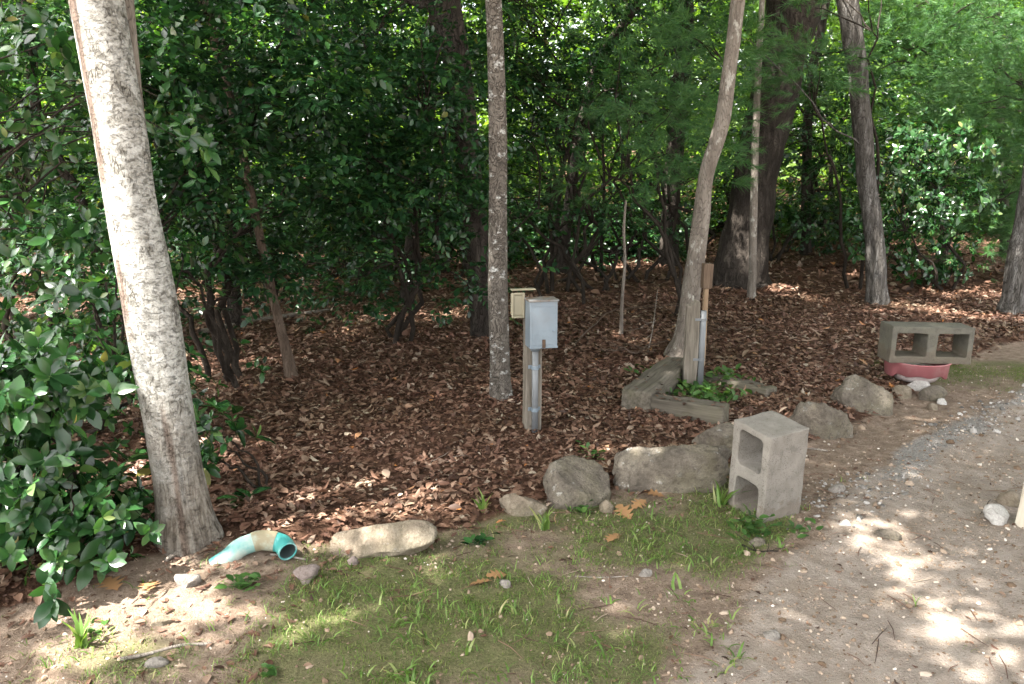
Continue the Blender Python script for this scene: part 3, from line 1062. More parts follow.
# big-leaved laurel at the left front
shrub('laurel_bush', 'glossy big-leaved low bush at left edge, in front of the pale trunk', (-1.95, 3.15),
      box_targets(-120, 375, 150, 565, 2.7, 3.4, 60, lambda a, b: b < 575 - max(0, a - 90) * .9 and a < 82 + (b - 280) * .19 - max(0, b - 520)), 'whorl', .092, M['laurel'], 7, 12, .10, stem_r=.014)
shrub('laurel_bush', 'small glossy leafy bush peeking out behind right of the pale trunk', (-1.22, 3.75),
      box_targets(190, 415, 222, 490, 3.6, 3.9, 5), 'whorl', .095, M['laurel'], 3, 6, .06, stem_r=.008, spread=.05)
shrub('tall_bush', 'tall leafy bush above the laurel, filling the left edge', (-2.9, 4.5),
      box_targets(-140, 40, 185, 410, 3.9, 5.0, 74), 'whorl', .085, M['laurel'], 6, 16, .18, stem_r=.02)
TB = 'leafy bushes in the dark thicket'
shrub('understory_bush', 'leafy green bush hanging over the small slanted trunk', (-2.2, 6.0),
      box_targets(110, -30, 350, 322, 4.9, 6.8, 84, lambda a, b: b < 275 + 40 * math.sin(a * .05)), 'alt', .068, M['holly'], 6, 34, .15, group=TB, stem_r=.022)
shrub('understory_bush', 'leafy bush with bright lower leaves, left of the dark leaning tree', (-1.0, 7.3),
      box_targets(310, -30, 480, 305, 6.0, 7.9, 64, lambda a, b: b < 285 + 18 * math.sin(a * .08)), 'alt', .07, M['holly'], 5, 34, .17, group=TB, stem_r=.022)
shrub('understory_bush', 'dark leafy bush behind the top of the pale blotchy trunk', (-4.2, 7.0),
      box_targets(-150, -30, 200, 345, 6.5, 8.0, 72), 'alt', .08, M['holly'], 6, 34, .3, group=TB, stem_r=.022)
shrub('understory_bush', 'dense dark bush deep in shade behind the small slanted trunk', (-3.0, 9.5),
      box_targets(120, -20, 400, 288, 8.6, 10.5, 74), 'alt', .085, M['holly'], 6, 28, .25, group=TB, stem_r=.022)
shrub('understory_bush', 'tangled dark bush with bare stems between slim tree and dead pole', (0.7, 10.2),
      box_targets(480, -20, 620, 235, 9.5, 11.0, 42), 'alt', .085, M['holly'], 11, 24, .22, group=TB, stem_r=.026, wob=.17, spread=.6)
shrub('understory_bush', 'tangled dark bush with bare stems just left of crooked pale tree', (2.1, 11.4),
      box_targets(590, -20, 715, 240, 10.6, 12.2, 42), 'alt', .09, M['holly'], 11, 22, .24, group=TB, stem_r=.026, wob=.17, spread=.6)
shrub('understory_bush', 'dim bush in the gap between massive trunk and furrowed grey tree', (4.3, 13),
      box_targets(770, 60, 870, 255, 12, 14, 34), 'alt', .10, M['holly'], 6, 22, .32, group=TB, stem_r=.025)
shrub('sunlit_bush', 'large-leaved bush with pale sunlit top, right of the furrowed grey tree', (5.6, 10.4),
      box_targets(872, 118, 985, 280, 9.9, 10.9, 60, lambda a, b: (a - 925) ** 2 / 62 ** 2 + (b - 196) ** 2 / 82 ** 2 < 1), 'whorl', .105, M['laurel'], 6, 13, .18, stem_r=.018)
PN = 'soft-needled pines at the right'
shrub('young_pine', 'soft dark pine boughs above the sunlit bush, upper right', (6.6, 12.2),
      box_targets(880, -20, 1010, 170, 11.4, 13, 36), 'pine', .15, M['pine'], 3, 40, .40, 'pine tree', PN, .04)
shrub('young_pine', 'soft dark pine boughs at the right edge beside the brown trunk', (7.6, 11.2),
      box_targets(970, 20, 1120, 240, 10.4, 12, 38), 'pine', .15, M['pine'], 3, 40, .40, 'pine tree', PN, .04)
shrub('young_pine', 'hanging pine boughs between dead pole and massive trunk, upper middle', (2.0, 8.6),
      box_targets(600, 20, 745, 190, 7.6, 9.2, 15), 'pine', .13, M['pine'], 3, 40, .28, 'pine tree', PN, .022, cull=True, wob=.05)
shrub('young_pine', 'pine boughs hanging before the top of the furrowed grey tree', (4.35, 10.6),
      box_targets(780, -20, 880, 90, 8.8, 10.2, 9), 'pine', .13, M['pine'], 2, 40, .28, 'pine tree', PN, .022, cull=True, wob=.05)
# the next row of trees and bushes behind, dim green
BK = 'green bushes closing the view at the back'
for i, (px, lab) in enumerate(((-60, 'back bush far behind the left edge of the thicket'), (120, 'back bush glimpsed behind the pale trunk'),
                               (290, 'back bush glimpsed above the small slanted trunk'), (440, 'back bush glimpsed left of slim lichen-banded tree'),
                               (570, 'back bush behind the tangled stems above the metal box'), (700, 'back bush behind the pale crooked tree'),
                               (830, 'back bush seen left of the furrowed grey tree'), (950, 'back bush rising behind the sunlit bush'), (1080, 'back bush behind the brown trunk at right edge'))):
    y0 = 15.0 + 1.5 * (i % 2)
    b0 = AT(px, 250, y0)
    shrub('back_bush', 'mid-green ' + lab, b0, box_targets(px - 110, -40, px + 110, 245, y0 - 1, y0 + 1.5, 66), 'alt', .12, M['canopy'], 5, 19, .42, group=BK, stem_r=.04, spread=.5)

for i, (px, lab) in enumerate(((60, 'behind the pale trunk and laurel'), (260, 'beyond the small slanted trunk'), (400, 'beyond the dark leaning tree'), (545, 'beyond the metal box'),
                               (650, 'beyond the dead pole and crooked tree'), (800, 'between massive trunk and furrowed tree'), (980, 'beyond the sunlit bush at right'))):
    b0 = AT(px, 262, 17.5)
    shrub('low_bush', 'low dark undergrowth bush far back, ' + lab, b0, box_targets(px - 100, 205, px + 100, 262, 16.5, 18.5, 40), 'alt', .12, M['holly'], 4, 20, .4, group='low bushes far back', stem_r=.03, spread=.6)

for i, (px, d0, lab) in enumerate(((30, 10.5, 'behind the leaves left of the pale trunk'), (175, 11.5, 'closing the gap right of the pale trunk'), (275, 12.2, 'behind the small slanted trunk'),
                                   (370, 11.6, 'midway between slanted trunk and dark leaning tree'), (455, 12.4, 'at the foot of the dark leaning tree'), (545, 13.4, 'behind the metal box and its post'),
                                   (625, 14.0, 'behind the thin dead pole'))):
    b0 = AT(px, 275, d0)
    shrub('thicket_bush', 'low shaded thicket bush ' + lab, b0, box_targets(px - 65, 205, px + 65, 282 - (d0 - 10.5) * 6, d0 - .6, d0 + .8, 30), 'alt', .085, M['holly'], 6, 24, .24, group='low bushes closing off the thicket floor', stem_r=.02, spread=.5)

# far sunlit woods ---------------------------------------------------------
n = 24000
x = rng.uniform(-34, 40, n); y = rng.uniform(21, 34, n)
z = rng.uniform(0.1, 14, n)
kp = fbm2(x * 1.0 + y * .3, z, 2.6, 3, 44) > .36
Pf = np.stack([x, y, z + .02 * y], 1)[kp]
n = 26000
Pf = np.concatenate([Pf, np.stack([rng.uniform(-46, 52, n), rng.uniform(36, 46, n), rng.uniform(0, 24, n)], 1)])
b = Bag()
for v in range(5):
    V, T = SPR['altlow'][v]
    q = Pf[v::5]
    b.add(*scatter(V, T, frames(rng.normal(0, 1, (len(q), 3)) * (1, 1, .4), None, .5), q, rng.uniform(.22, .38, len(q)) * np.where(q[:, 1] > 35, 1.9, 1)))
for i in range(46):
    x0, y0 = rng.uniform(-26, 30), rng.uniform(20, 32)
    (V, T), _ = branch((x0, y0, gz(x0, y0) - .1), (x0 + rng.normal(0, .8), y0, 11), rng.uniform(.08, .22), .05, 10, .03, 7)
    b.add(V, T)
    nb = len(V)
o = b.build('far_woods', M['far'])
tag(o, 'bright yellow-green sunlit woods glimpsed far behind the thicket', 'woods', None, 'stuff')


# ------------------------------------------------------------------ leaf litter
def lobed():
    ys_ = [0, .10, .20, .29, .40, .50, .62, .71, .84, 1.0]
    ws_ = [.012, .04, .19, .07, .31, .09, .29, .08, .13, .0]
    up_ = [0, 0, .05, 0, .07, 0, .08, 0, .05, 0]
    V = []
    for y_, w_, u_ in zip(ys_, ws_, up_):
        z_ = .10 * math.sin(y_ * 3)
        V += [(-w_, y_ + u_, z_ + .25 * w_), (0, y_, z_), (w_, y_ + u_, z_ + .22 * w_)]
    T = []
    for i in range(len(ys_) - 1):
        a, b_ = 3 * i, 3 * i + 3
        T += [(a, a + 1, b_ + 1), (a, b_ + 1, b_), (a + 1, a + 2, b_ + 2), (a + 1, b_ + 2, b_ + 1)]
    return np.array(V), np.array(T)


LB = lobed()
DEAD = [leaf_tpl(.24, .12, .2), leaf_tpl(.20, -.12, -.2), leaf_tpl(.30, .10, .15), LB, (LB[0] * np.array([1.25, 1, -1.6]), LB[1])]


def strew(n_, x0, x1, y0, y1, dens):
    x = rng.uniform(x0, x1, n_); y = rng.uniform(y0, y1, n_)
    kp = rng.random(n_) < dens(x, y)
    return x[kp], y[kp]


# scattered debris on the open soil
b = Bag()
x, y = strew(9000, -2.6, 3.6, 1.9, 5.2, lambda x, y: (1 - sstep(-.3, .2, woods_d(x, y))) * (.10 + .75 * sstep(-.55, -.05, woods_d(x, y)) * (fbm2(x, y, .3, 3, 12) > .47) + 1.0 * (x < -.75) * (fbm2(x, y, .3, 3, 13) > .43) + .3 * np.exp(-((path_d(x, y) + .05) / .2) ** 2)))
pick = rng.integers(0, 5, len(x))
for v in range(5):
    s = pick == v
    d = rng.normal(0, 1, (s.sum(), 3)); d[:, 2] *= .1
    P = np.stack([x[s], y[s], terrain(x[s], y[s]) + .004], 1)
    b.add(*scatter(*DEAD[v], frames(d, None, .2), P, rng.uniform(.006, .036, s.sum()) * np.where(x[s] < -.75, 1.4, 1)))
for i in range(260):
    x0, y0 = rng.uniform(-2.2, 3), rng.uniform(2.0, 4.2)
    if woods_d(x0, y0) > 0:
        continue
    a = rng.uniform(0, 6.28); L = rng.uniform(.03, .14)
    x1, y1 = x0 + L * math.cos(a), y0 + L * math.sin(a)
    V, T = tube([(x0, y0, gz(x0, y0) + .004), ((x0 + x1) / 2 + rng.normal(0, .006), (y0 + y1) / 2, gz((x0 + x1) / 2, (y0 + y1) / 2) + .007), (x1, y1, gz(x1, y1) + .004)], (.0016, .002, .001), 4)
    b.add(V, T)
o = b.build('leaf_crumbs', M['litter'])
tag(o, 'loose leaf bits and twigs strewn over the bare soil', 'leaf crumbs', None, 'stuff')


# ------------------------------------------------------------------ gravel
def ico(sub):
    bm = bmesh.new()
    bmesh.ops.create_icosphere(bm, subdivisions=sub, radius=1)
    V = np.array([v.co[:] for v in bm.verts]); T = np.array([[v.index for v in f.verts] for f in bm.faces])
    bm.free()
    return V, T


I1, I2, I5 = ico(1), ico(2), ico(5)
PEB = []
for i in range(6):
    V = I1[0] * (1 + rng.uniform(-.28, .28, (len(I1[0]), 1)))
    PEB.append((V * np.array([1, rng.uniform(.6, .9), rng.uniform(.4, .7)]), I1[1]))


def pebbles(name, x, y, sz, mat, label, cat):
    b = Bag()
    pick = rng.integers(0, 6, len(x))
    for v in range(6):
        s = pick == v
        d = rng.normal(0, 1, (s.sum(), 3)); d[:, 2] *= .2
        P = np.stack([x[s], y[s], terrain(x[s], y[s]) + sz[s] * .15], 1)
        b.add(*scatter(*PEB[v], frames(d, None, .3), P, sz[s]))
    o = b.build(name, mat, smooth=False)
    return tag(o, label, cat, None, 'stuff')


def band(x, y):
    return np.exp(-((path_d(x, y) - .04) / .23) ** 2) * sstep(3.3, 3.8, y)


x, y = strew(26000, .9, 6.5, 3.2, 8.5, lambda x, y: np.clip(band(x, y) * 1.2 * sstep(.30, .6, fbm2(x, y, .35, 3, 90)), 0, 1) * (1 - .7 * sstep(0, .3, woods_d(x, y))))
pebbles('gravel', x, y, rng.lognormal(math.log(.0075), .5, len(x)), M['gravel'], 'grey crushed gravel along the left edge of the dirt path', 'gravel')
x, y = strew(80000, -2.2, 4.2, 1.9, 6.5, lambda x, y: (1 - sstep(-.15, .1, woods_d(x, y))) * (.20 + .75 * sstep(-.3, .2, path_d(x, y)) * fbm2(x, y, .4, 3, 91) + .5 * (fbm2(x, y, .35, 3, 92) > .56)))
pebbles('soil_crumbs', x, y, rng.lognormal(math.log(.0030), .62, len(x)), M['crumb'], 'small crumbs of soil and grit on the bare ground', 'crumbs')


# ------------------------------------------------------------------ grass and moss
def moss_at(x, y):
    i = np.clip(np.searchsorted(xs, x), 0, nx - 1); j = np.clip(np.searchsorted(ys, y), 0, ny - 1)
    return A_m[j, i]


x, y = strew(330000, -2.4, 4.6, 1.9, 6.6, lambda x, y: moss_at(x, y) * (.12 + .95 * (fbm2(x, y, .12, 3, 33) > .46)))
b = Bag()
tv = np.array([(-.11, 0, 0), (.11, 0, 0), (0, .45, .9)]); tt = np.array([(0, 1, 2)])
d = np.stack([rng.normal(0, 1, len(x)), rng.normal(0, 1, len(x)), rng.normal(0, .25, len(x))], 1)
P = np.stack([x, y, terrain(x, y) - .001], 1)
b.add(*scatter(tv, tt, frames(d, None, .35), P, rng.uniform(.007, .020, len(x))))
o = b.build('moss', M['moss'])
tag(o, 'green moss in patches over the soil in front', 'moss', None, 'stuff')

bl_v = np.array([(-.05, 0, 0), (.05, 0, 0), (-.045, .28, .42), (.045, .28, .42), (-.03, .68, .60), (.03, .68, .60), (0, 1.05, .55)])
bl_t = np.array([(0, 1, 3), (0, 3, 2), (2, 3, 5), (2, 5, 4), (4, 5, 6)])


def blades(cx, cy, n_, L, spread=.02, wide=1.0):
    x = cx + rng.normal(0, spread, n_); y = cy + rng.normal(0, spread, n_)
    a = rng.uniform(0, 6.28, n_)
    d = np.stack([np.cos(a), np.sin(a), rng.normal(.05, .25, n_)], 1)
    P = np.stack([x, y, terrain(x, y) - .003], 1)
    return scatter(bl_v * np.array([wide, 1, 1]), bl_t, frames(d, None, .15), P, rng.uniform(.5, 1.2, n_) * L)


b = Bag()
tx, ty = strew(9000, -2.2, 1.9, 1.9, 4.2, lambda x, y: np.clip(moss_at(x, y) * 1.0 * (fbm2(x, y, .25, 3, 40) > .47) + .08, 0, 1) * (1 - sstep(-.1, .05, woods_d(x, y))) * (1 - .9 * sstep(-.1, .1, path_d(x, y))))
for x0, y0 in zip(tx, ty):
    b.add(*blades(x0, y0, rng.integers(2, 7), rng.uniform(.016, .046), .014, rng.uniform(.6, 1.2)))
for px0, py0, px1, py1, n_ in ((380, 590, 740, 684, 55), (640, 490, 800, 570, 55), (60, 625, 130, 660, 8), (560, 500, 620, 530, 8), (300, 580, 480, 684, 26)):
    for i in range(n_):
        g_ = G(rng.uniform(px0, px1), rng.uniform(py0, py1))
        if woods_d(g_[0], g_[1]) > -.03:
            continue
        b.add(*blades(g_[0], g_[1], rng.integers(3, 7), rng.uniform(.03, .058), .022, rng.uniform(1.2, 2.2)))
o = b.build('grass', M['grass'])
tag(o, 'thin green grass tufts scattered over the mossy soil', 'grass', None, 'stuff')


# ------------------------------------------------------------------ single small plants
def rosette(name, label, px, py, n_, size, mat=None, up=.5, cat='weed', layers=1, spread=.02, group=None):
    g_ = G(px, py)
    b = Bag()
    for L in range(layers):
        a = rng.uniform(0, 6.28, n_)
        d = np.stack([np.cos(a), np.sin(a), rng.uniform(up * .4, up * 1.2, n_)], 1)
        P = g_ + np.stack([rng.normal(0, spread, n_), rng.normal(0, spread, n_), rng.uniform(0, .03, n_) + L * size * .35], 1)
        V, T = leaf_tpl(.27, .06, .25)
        b.add(*scatter(V, T, frames(d, None, .3), P, size * rng.uniform(.6, 1.15, n_)))
        for p_ in P:
            b.add(*tube([g_ - (0, 0, .01), (g_ + p_) / 2 + (0, 0, .003), p_], (.0014, .0013, .001), 4))
    return tag(b.build(name, mat or M['weed'], None, g_), label, cat, group) and None


def place_last(g_):
    pass


_build = Bag.build


def build_at(s, name, mat, parent=None, origin=(0, 0, 0), smooth=True):
    o = _build(s, name, mat, parent, origin, smooth)
    if parent is None and np.any(np.asarray(origin) != 0):
        o.location = origin
    return o


Bag.build = build_at

rosette('clover_clump', 'round dark green clover-like clump in moss below the flat buried stone', 478, 545, 16, .05, M['laurel'], .6, 'plant', 1, .025)
rosette('seedling', 'young glossy seedling in the litter just right of the pale trunk', 245, 502, 8, .10, M['laurel'], .45, 'plant', 1, .02)
rosette('weed', 'little bright green weed at the bottom edge, left of middle', 271, 676, 9, .045, None, .6, 'plant', 1, .012)
rosette('weed', 'small pale green weed in front of the teal pipe', 243, 588, 16, .045, None, .7, 'plant', 2, .03)
rosette('weed', 'small green weed in leaf litter between box post and long rock', 594, 456, 14, .05, None, .6, 'plant', 1, .05)
rosette('weed', 'broad-leaved green weed growing at the foot of the upright block', 752, 532, 18, .06, None, .7, 'plant', 2, .05)
rosette('weed', 'green weed right of the upright block, at the path edge', 800, 530, 14, .05, None, .7, 'plant', 1, .05)
rosette('weed', 'green weed in the moss below the round rock', 580, 512, 14, .05, None, .8, 'plant', 1, .03)
rosette('weed', 'little weed at the foot of the pale leaf-strewn bank under laurel', 95, 632, 8, .045, None, .6, 'plant', 1, .03)
WB = 'green weeds inside the timber-edged bed'
for px, py, lab in ((664, 382, 'leafy weeds in the timber bed, left of the old post'), (690, 396, 'leafy weeds in the timber bed, at the old post foot'),
                    (722, 384, 'leafy weeds in the timber bed, right of the grey conduit'), (714, 402, 'leafy weeds in the timber bed, behind its front timber')):
    rosette('bed_weed', lab, px, py, 26, .07, None, 1.0, 'plant', 3, .10, WB)


def grassplant(label, px, py, n_, L):
    g_ = G(px, py)
    b = Bag()
    a = rng.uniform(0, 6.28, n_)
    d = np.stack([np.cos(a), np.sin(a), rng.uniform(.4, 1.6, n_)], 1)
    P = g_ + np.stack([rng.normal(0, .008, n_), rng.normal(0, .008, n_), np.full(n_, -.004)], 1)
    b.add(*scatter(bl_v * np.array([1.3, 1, .5]), bl_t, frames(d, None, .2), P, rng.uniform(.6, 1.1, n_) * L))
    tag(b.build('grass_plant', M['grass'], None, g_), label, 'grass plant')


grassplant('bright upright grass blades beside the flat buried stone', 483, 512, 9, .13)
grassplant('wide-bladed grass plant in the dirt at lower left', 82, 648, 12, .14)
grassplant('wide-bladed grass plant in front of the flat buried stone', 545, 530, 14, .12)
grassplant('wide-bladed grass plant left of the upright block foot', 722, 506, 14, .14)
grassplant('grass plant sprouting at the right end of pale long stone', 395, 548, 10, .09)


# ------------------------------------------------------------------ stones
def rock(label, px, py, wpx, hpx, depth=.7, mat='rock', seed=0, rz=0.0, cuts=6, name='rock', group=None, p=2.6, cat='rock', sink=.25, tilt=0.0):
    """px,py: middle of the foot line in the photo; wpx,hpx: width and height in px."""
    g_ = G(px, py)
    dist = (g_ - CAM) @ np.array([0, cp, -sp])
    w = wpx * dist / F_PX / 2
    h = hpx * dist / F_PX / cp
    big = wpx > 14
    V, T = I5 if wpx > 30 else ico(3)
    V = V / (np.sum(np.abs(V) ** p, axis=1) ** (1 / p))[:, None]
    r = np.random.default_rng(seed)
    for i in range(cuts):
        nrm = r.normal(0, 1, 3); nrm /= np.linalg.norm(nrm)
        dd = r.uniform(.50, .82)
        over = V @ nrm - dd
        V = V - np.maximum(over, 0)[:, None] * nrm * .96
    s_ = seed * 3
    for f_, am in ((1.3, .30), (3.0, .16), (7, .07), (16, .04), (34, .02)):
        V = V * (1 + am * (vn3(V[:, 0] * f_ + s_, V[:, 1] * f_, V[:, 2] * f_, seed) - .5))[:, None]
    hh = h * (.5 + sink)
    V = (V - (V.max(0) + V.min(0)) / 2) / ((V.max(0) - V.min(0)) / 2) * np.array([w, w * depth, hh])
    V[:, 2] += h - hh
    V[:, 2] += tilt * V[:, 0]
    c_, s2_ = math.cos(rz), math.sin(rz)
    V[:, :2] = V[:, :2] @ np.array([[c_, s2_], [-s2_, c_]])
    g2 = g_ + np.array([0, w * depth * .8, 0])
    g2[2] = g_[2]
    o = mesh_tris(name, V, T, M[mat], None, True, g2)
    return tag(o, label, cat, group)


RG = 'rocks edging the leaf bed'
rock('long low pale tan stone half buried right of the teal pipe', 380, 557, 112, 27, .42, 'rock_tan', 11, .06, 3, group=RG, p=2.4, tilt=.10)
rock('small pinkish flat stone in front of the long pale stone', 305, 584, 28, 15, .8, 'rock_pink', 12, .5, 5)
rock('low flat buried stone left of the round grey rock', 523, 516, 50, 20, .6, 'rock_tan', 13, 0, 5, group=RG)
rock('rounded grey lichen-spotted rock left of the long grey slab', 579, 508, 72, 41, .7, 'rock', 14, .1, 3, group=RG, sink=.4)
rock('long big grey slab rock with flat top left of upright block', 675, 492, 124, 42, .36, 'rock', 25, -.05, 2, group=RG, p=4.2, tilt=.07, sink=.4)
rock('grey rock half hidden behind the upright concrete block', 722, 452, 56, 26, .7, 'rock', 16, 0, 5, group=RG)
rock('blocky grey rock right behind the upright concrete block', 826, 438, 64, 35, .6, 'rock', 47, -.4, 5, group=RG, p=3.0, sink=.5)
rock('tall round-topped grey rock left of the pink ring', 868, 414, 58, 36, .6, 'rock', 48, 0, 5, group=RG, p=3.0, sink=.5)
rock('small grey-tan stone between round-topped rock and pink ring', 904, 399, 20, 12, .8, 'rock_tan', 19, 0, 5)
rock('brownish stone under the right side of the pink ring', 936, 402, 30, 15, .7, 'rock', 20, 0, 5)
rock('bright white stone wedged under the front of the pink ring', 920, 392, 24, 13, .5, 'rock_white', 21, 0, 5)
rock('tiny white stone on the ground before the pink ring', 943, 405, 10, 6, .8, 'rock_white', 22, 0, 5)
rock('little tan stone in front of the pink ring stones', 934, 410, 9, 6, .8, 'rock_tan', 23, 0, 5)
rock('white quartz stone at right edge beside the pale board', 1001, 525, 26, 16, .8, 'rock_white', 24, 0, 6)
rock('grey-green stone behind the white quartz at right edge', 1012, 507, 22, 14, .8, 'rock_tan', 26, 0, 5)
rock('round tan stone on the grass in front of the round rock', 607, 513, 15, 12, .9, 'rock_tan', 27, 0, 1, p=2)
rock('small pale stone lying alone on the dirt near the bottom', 773, 641, 18, 6, .7, 'rock_pale', 28, .2, 6)
rock('pale flat stone below the pale trunk in the dirt', 186, 588, 26, 12, .6, 'rock_pale', 29, .3, 6)
rock('little pale stone lying by the grey stick at lower left', 155, 668, 24, 7, .5, 'rock_pale', 30, .2, 5)
rock('pale greenish stone in the sunlit dirt above the grey stick', 161, 626, 22, 9, .6, 'rock_tan', 31, .2, 5)
rock('small grey stone in the moss between clover clump and slab', 505, 588, 12, 6, .8, 'rock_pale', 32, 0, 5)
rock('small grey stone on the bare patch in front of slab rock', 646, 577, 14, 6, .8, 'rock_pale', 33, 0, 5)
rock('flat brown stone in the bright patch of the path', 890, 540, 26, 7, .5, 'rock', 34, -.4, 5)
rock('flat grey stone at the moss edge below the upright block', 758, 546, 18, 6, .8, 'rock', 35, 0, 5)
rock('small pinkish stones by the right end of long pale stone', 352, 565, 12, 7, .8, 'rock_pink', 36, 0, 5)
rock('pale green flat stone on the gravel right of the upright block', 838, 492, 18, 6, .8, 'rock_pale', 37, .3, 5)


# ------------------------------------------------------------------ hollow concrete blocks
def block_mesh(w, h, d, hole_w, hole_h, horizontal=False, seed=1, rcorner=.022):
    """two-celled hollow block: w x h face, depth d; cells run through the depth (local y). Origin at the middle of its foot."""
    bm = bmesh.new()
    cells = [(-w / 4, h / 2, w / 2, h), (w / 4, h / 2, w / 2, h)] if horizontal else [(0, h / 4, w, h / 2), (0, 3 * h / 4, w, h / 2)]
    K = 6

    def ring(cx, cz, a, b, r):
        pts = []
        for qx, qz, a0 in ((1, 1, 0), (-1, 1, 90), (-1, -1, 180), (1, -1, 270)):
            for i in range(K):
                t = R(a0 + 90 * i / (K - 1))
                pts.append((cx + qx * (a / 2 - r) + r * math.cos(t), cz + qz * (b / 2 - r) + r * math.sin(t)))
        return pts
    for ci, (cx, cz, cw, ch) in enumerate(cells):
        inn = ring(cx, cz, hole_w, hole_h, rcorner)
        if horizontal:  # keep the web between the cells thin
            pass
        out = []
        for (x, z) in inn:
            # project radially onto the outer rectangle of this cell
            dx, dz = (x - cx) / (hole_w / 2), (z - cz) / (hole_h / 2)
            m_ = max(abs(dx), abs(dz))
            q = (cx + dx / m_ * cw / 2, cz + dz / m_ * ch / 2)
            out.append(q)
        # make sure the true corners are present: snap the middle corner vertices
        for qi in range(4):
            i0 = qi * K + K // 2
            qx, qz = ((1, 1), (-1, 1), (-1, -1), (1, -1))[qi]
            out[i0] = (cx + qx * cw / 2, cz + qz * ch / 2)
        N = len(inn)
        vs = {}
        for key, pts in (('i', inn), ('o', out)):
            for s in (-1, 1):
                vs[key, s] = [bm.verts.new((x, s * d / 2, z)) for x, z in pts]
        for i in range(N):
            j = (i + 1) % N
            bm.faces.new((vs['o', -1][i], vs['o', -1][j], vs['i', -1][j], vs['i', -1][i]))
            bm.faces.new((vs['o', 1][j], vs['o', 1][i], vs['i', 1][i], vs['i', 1][j]))
            bm.faces.new((vs['i', -1][i], vs['i', -1][j], vs['i', 1][j], vs['i', 1][i]))
            x0, z0 = out[i]; x1, z1 = out[j]
            onx = lambda v: abs(abs(v) - w / 2) < 1e-5
            onz = lambda v: v < 1e-5 or abs(v - h) < 1e-5
            if (onx(x0) and onx(x1) and abs(x0 - x1) < 1e-5) or (onz(z0) and onz(z1) and abs(z0 - z1) < 1e-5):
                bm.faces.new((vs['o', -1][j], vs['o', -1][i], vs['o', 1][i], vs['o', 1][j]))
    bmesh.ops.remove_doubles(bm, verts=bm.verts[:], dist=1e-4)
    bmesh.ops.recalc_face_normals(bm, faces=bm.faces[:])
    sharp = [e for e in bm.edges if len(e.link_faces) == 2 and e.calc_face_angle(0) > R(60)]
    bmesh.ops.bevel(bm, geom=sharp, offset=.005, segments=2, affect='EDGES', profile=.6)
    bmesh.ops.triangulate(bm, faces=[f for f in bm.faces if len(f.verts) > 4])
    for it in range(3):
        lim = .02 * (1 if it else 2)
        es = [e for e in bm.edges if e.calc_length() > lim]
        bmesh.ops.subdivide_edges(bm, edges=es, cuts=1, use_grid_fill=True)
    co_ = np.array([v.co[:] for v in bm.verts])
    nn = np.stack([vn3(co_[:, 0] * 55 + 7 * a, co_[:, 1] * 55, co_[:, 2] * 55, seed + a) - .5 for a in range(3)], 1)
    n2_ = np.stack([vn3(co_[:, 0] * 16 + 7 * a, co_[:, 1] * 16, co_[:, 2] * 16, seed + 9 + a) - .5 for a in range(3)], 1)
    co_ = co_ + nn * .004 + n2_ * .004
    for v, c in zip(bm.verts, co_):
        v.co = c
    return bm


g_ = G(762, 523)
WB_, DB_ = .238, .238
bm = block_mesh(WB_, .475, DB_, .152, .175, False, 3)
o = bm_obj('concrete_block', bm, M['block'], None, True)
yaw = R(-63)
o.rotation_euler = (Matrix.Rotation(R(7.0), 3, Vector((.95, -.30, 0))) @ Matrix.Rotation(R(1.5), 3, 'Y') @ Matrix.Rotation(yaw, 3, 'Z')).to_euler()
# near vertical edge (local x=+w/2, y=-d/2) sits at px 763,521
e = np.array([WB_ / 2, -DB_ / 2])
rot = np.array([[math.cos(yaw), -math.sin(yaw)], [math.sin(yaw), math.cos(yaw)]])
q = g_[:2] - rot @ e
o.location = (q[0], q[1], gz(q[0], q[1]) - .018)
tag(o, 'grey hollow concrete block standing upright on end beside the long slab', 'concrete block', 'hollow concrete blocks')
BLK = o

YB = 5.75
pl = AT(890, 363, YB); pr = AT(971, 361, YB)
wB = pr[0] - pl[0]
bm = block_mesh(wB, .275, .22, wB / 2 - .075, .175, True, 8, .014)
o = bm_obj('concrete_block', bm, M['block_old'], None, True)
o.location = ((pl[0] + pr[0]) / 2, YB + .11, pl[2] - .005)
o.rotation_euler = (0, R(1.0), R(-1.5))
tag(o, 'greenish weathered concrete block lying sideways on the pink ring', 'concrete block', 'hollow concrete blocks')
zB = pl[2]

# pink ring under it ------------------------------------------------------
c_ = AT(917, 378, YB + .12)
hR = .125
prof = [(.205, 0), (.215, .004), (.226, hR - .012), (.238, hR - .006), (.240, hR), (.222, hR), (.212, hR - .012), (.195, .006)]
bm = bmesh.new()
NS = 72
rings = []
for i in range(NS):
    a = 2 * math.pi * i / NS
    # front-left part of its lower edge is broken away, the stones show there
    br = .03 * sstep(1.15, .8, abs(np.angle(np.exp(1j * (a + 1.85))))) + .006 * math.sin(9 * a)
    rings.append([bm.verts.new((r_ * math.cos(a), r_ * math.sin(a), max(z_, br) if z_ < hR * .6 else z_)) for r_, z_ in prof])
for i in range(NS):
    A, B = rings[i], rings[(i + 1) % NS]
    for j in range(len(prof)):
        j2 = (j + 1) % len(prof)
        bm.faces.new((A[j], B[j], B[j2], A[j2]))
bmesh.ops.recalc_face_normals(bm, faces=bm.faces[:])
pk = thing('planter_bowl', 'faded pink round planter bowl holding up the sideways concrete block', 'planter', (c_[0], YB + .15, zB - hR - .004))
bm_obj('rim', bm, M['pink'], pk, True)
bm = bmesh.new()
pr_ = [(.0, .002), (.14, .0), (.165, .03), (.192, .085), (.180, .085), (.15, .035), (.0, .02)]
rg_ = [[bm.verts.new((r_ * math.cos(6.28318 * i / 48), r_ * math.sin(6.28318 * i / 48), z_ - .03)) for r_, z_ in pr_] for i in range(48)]
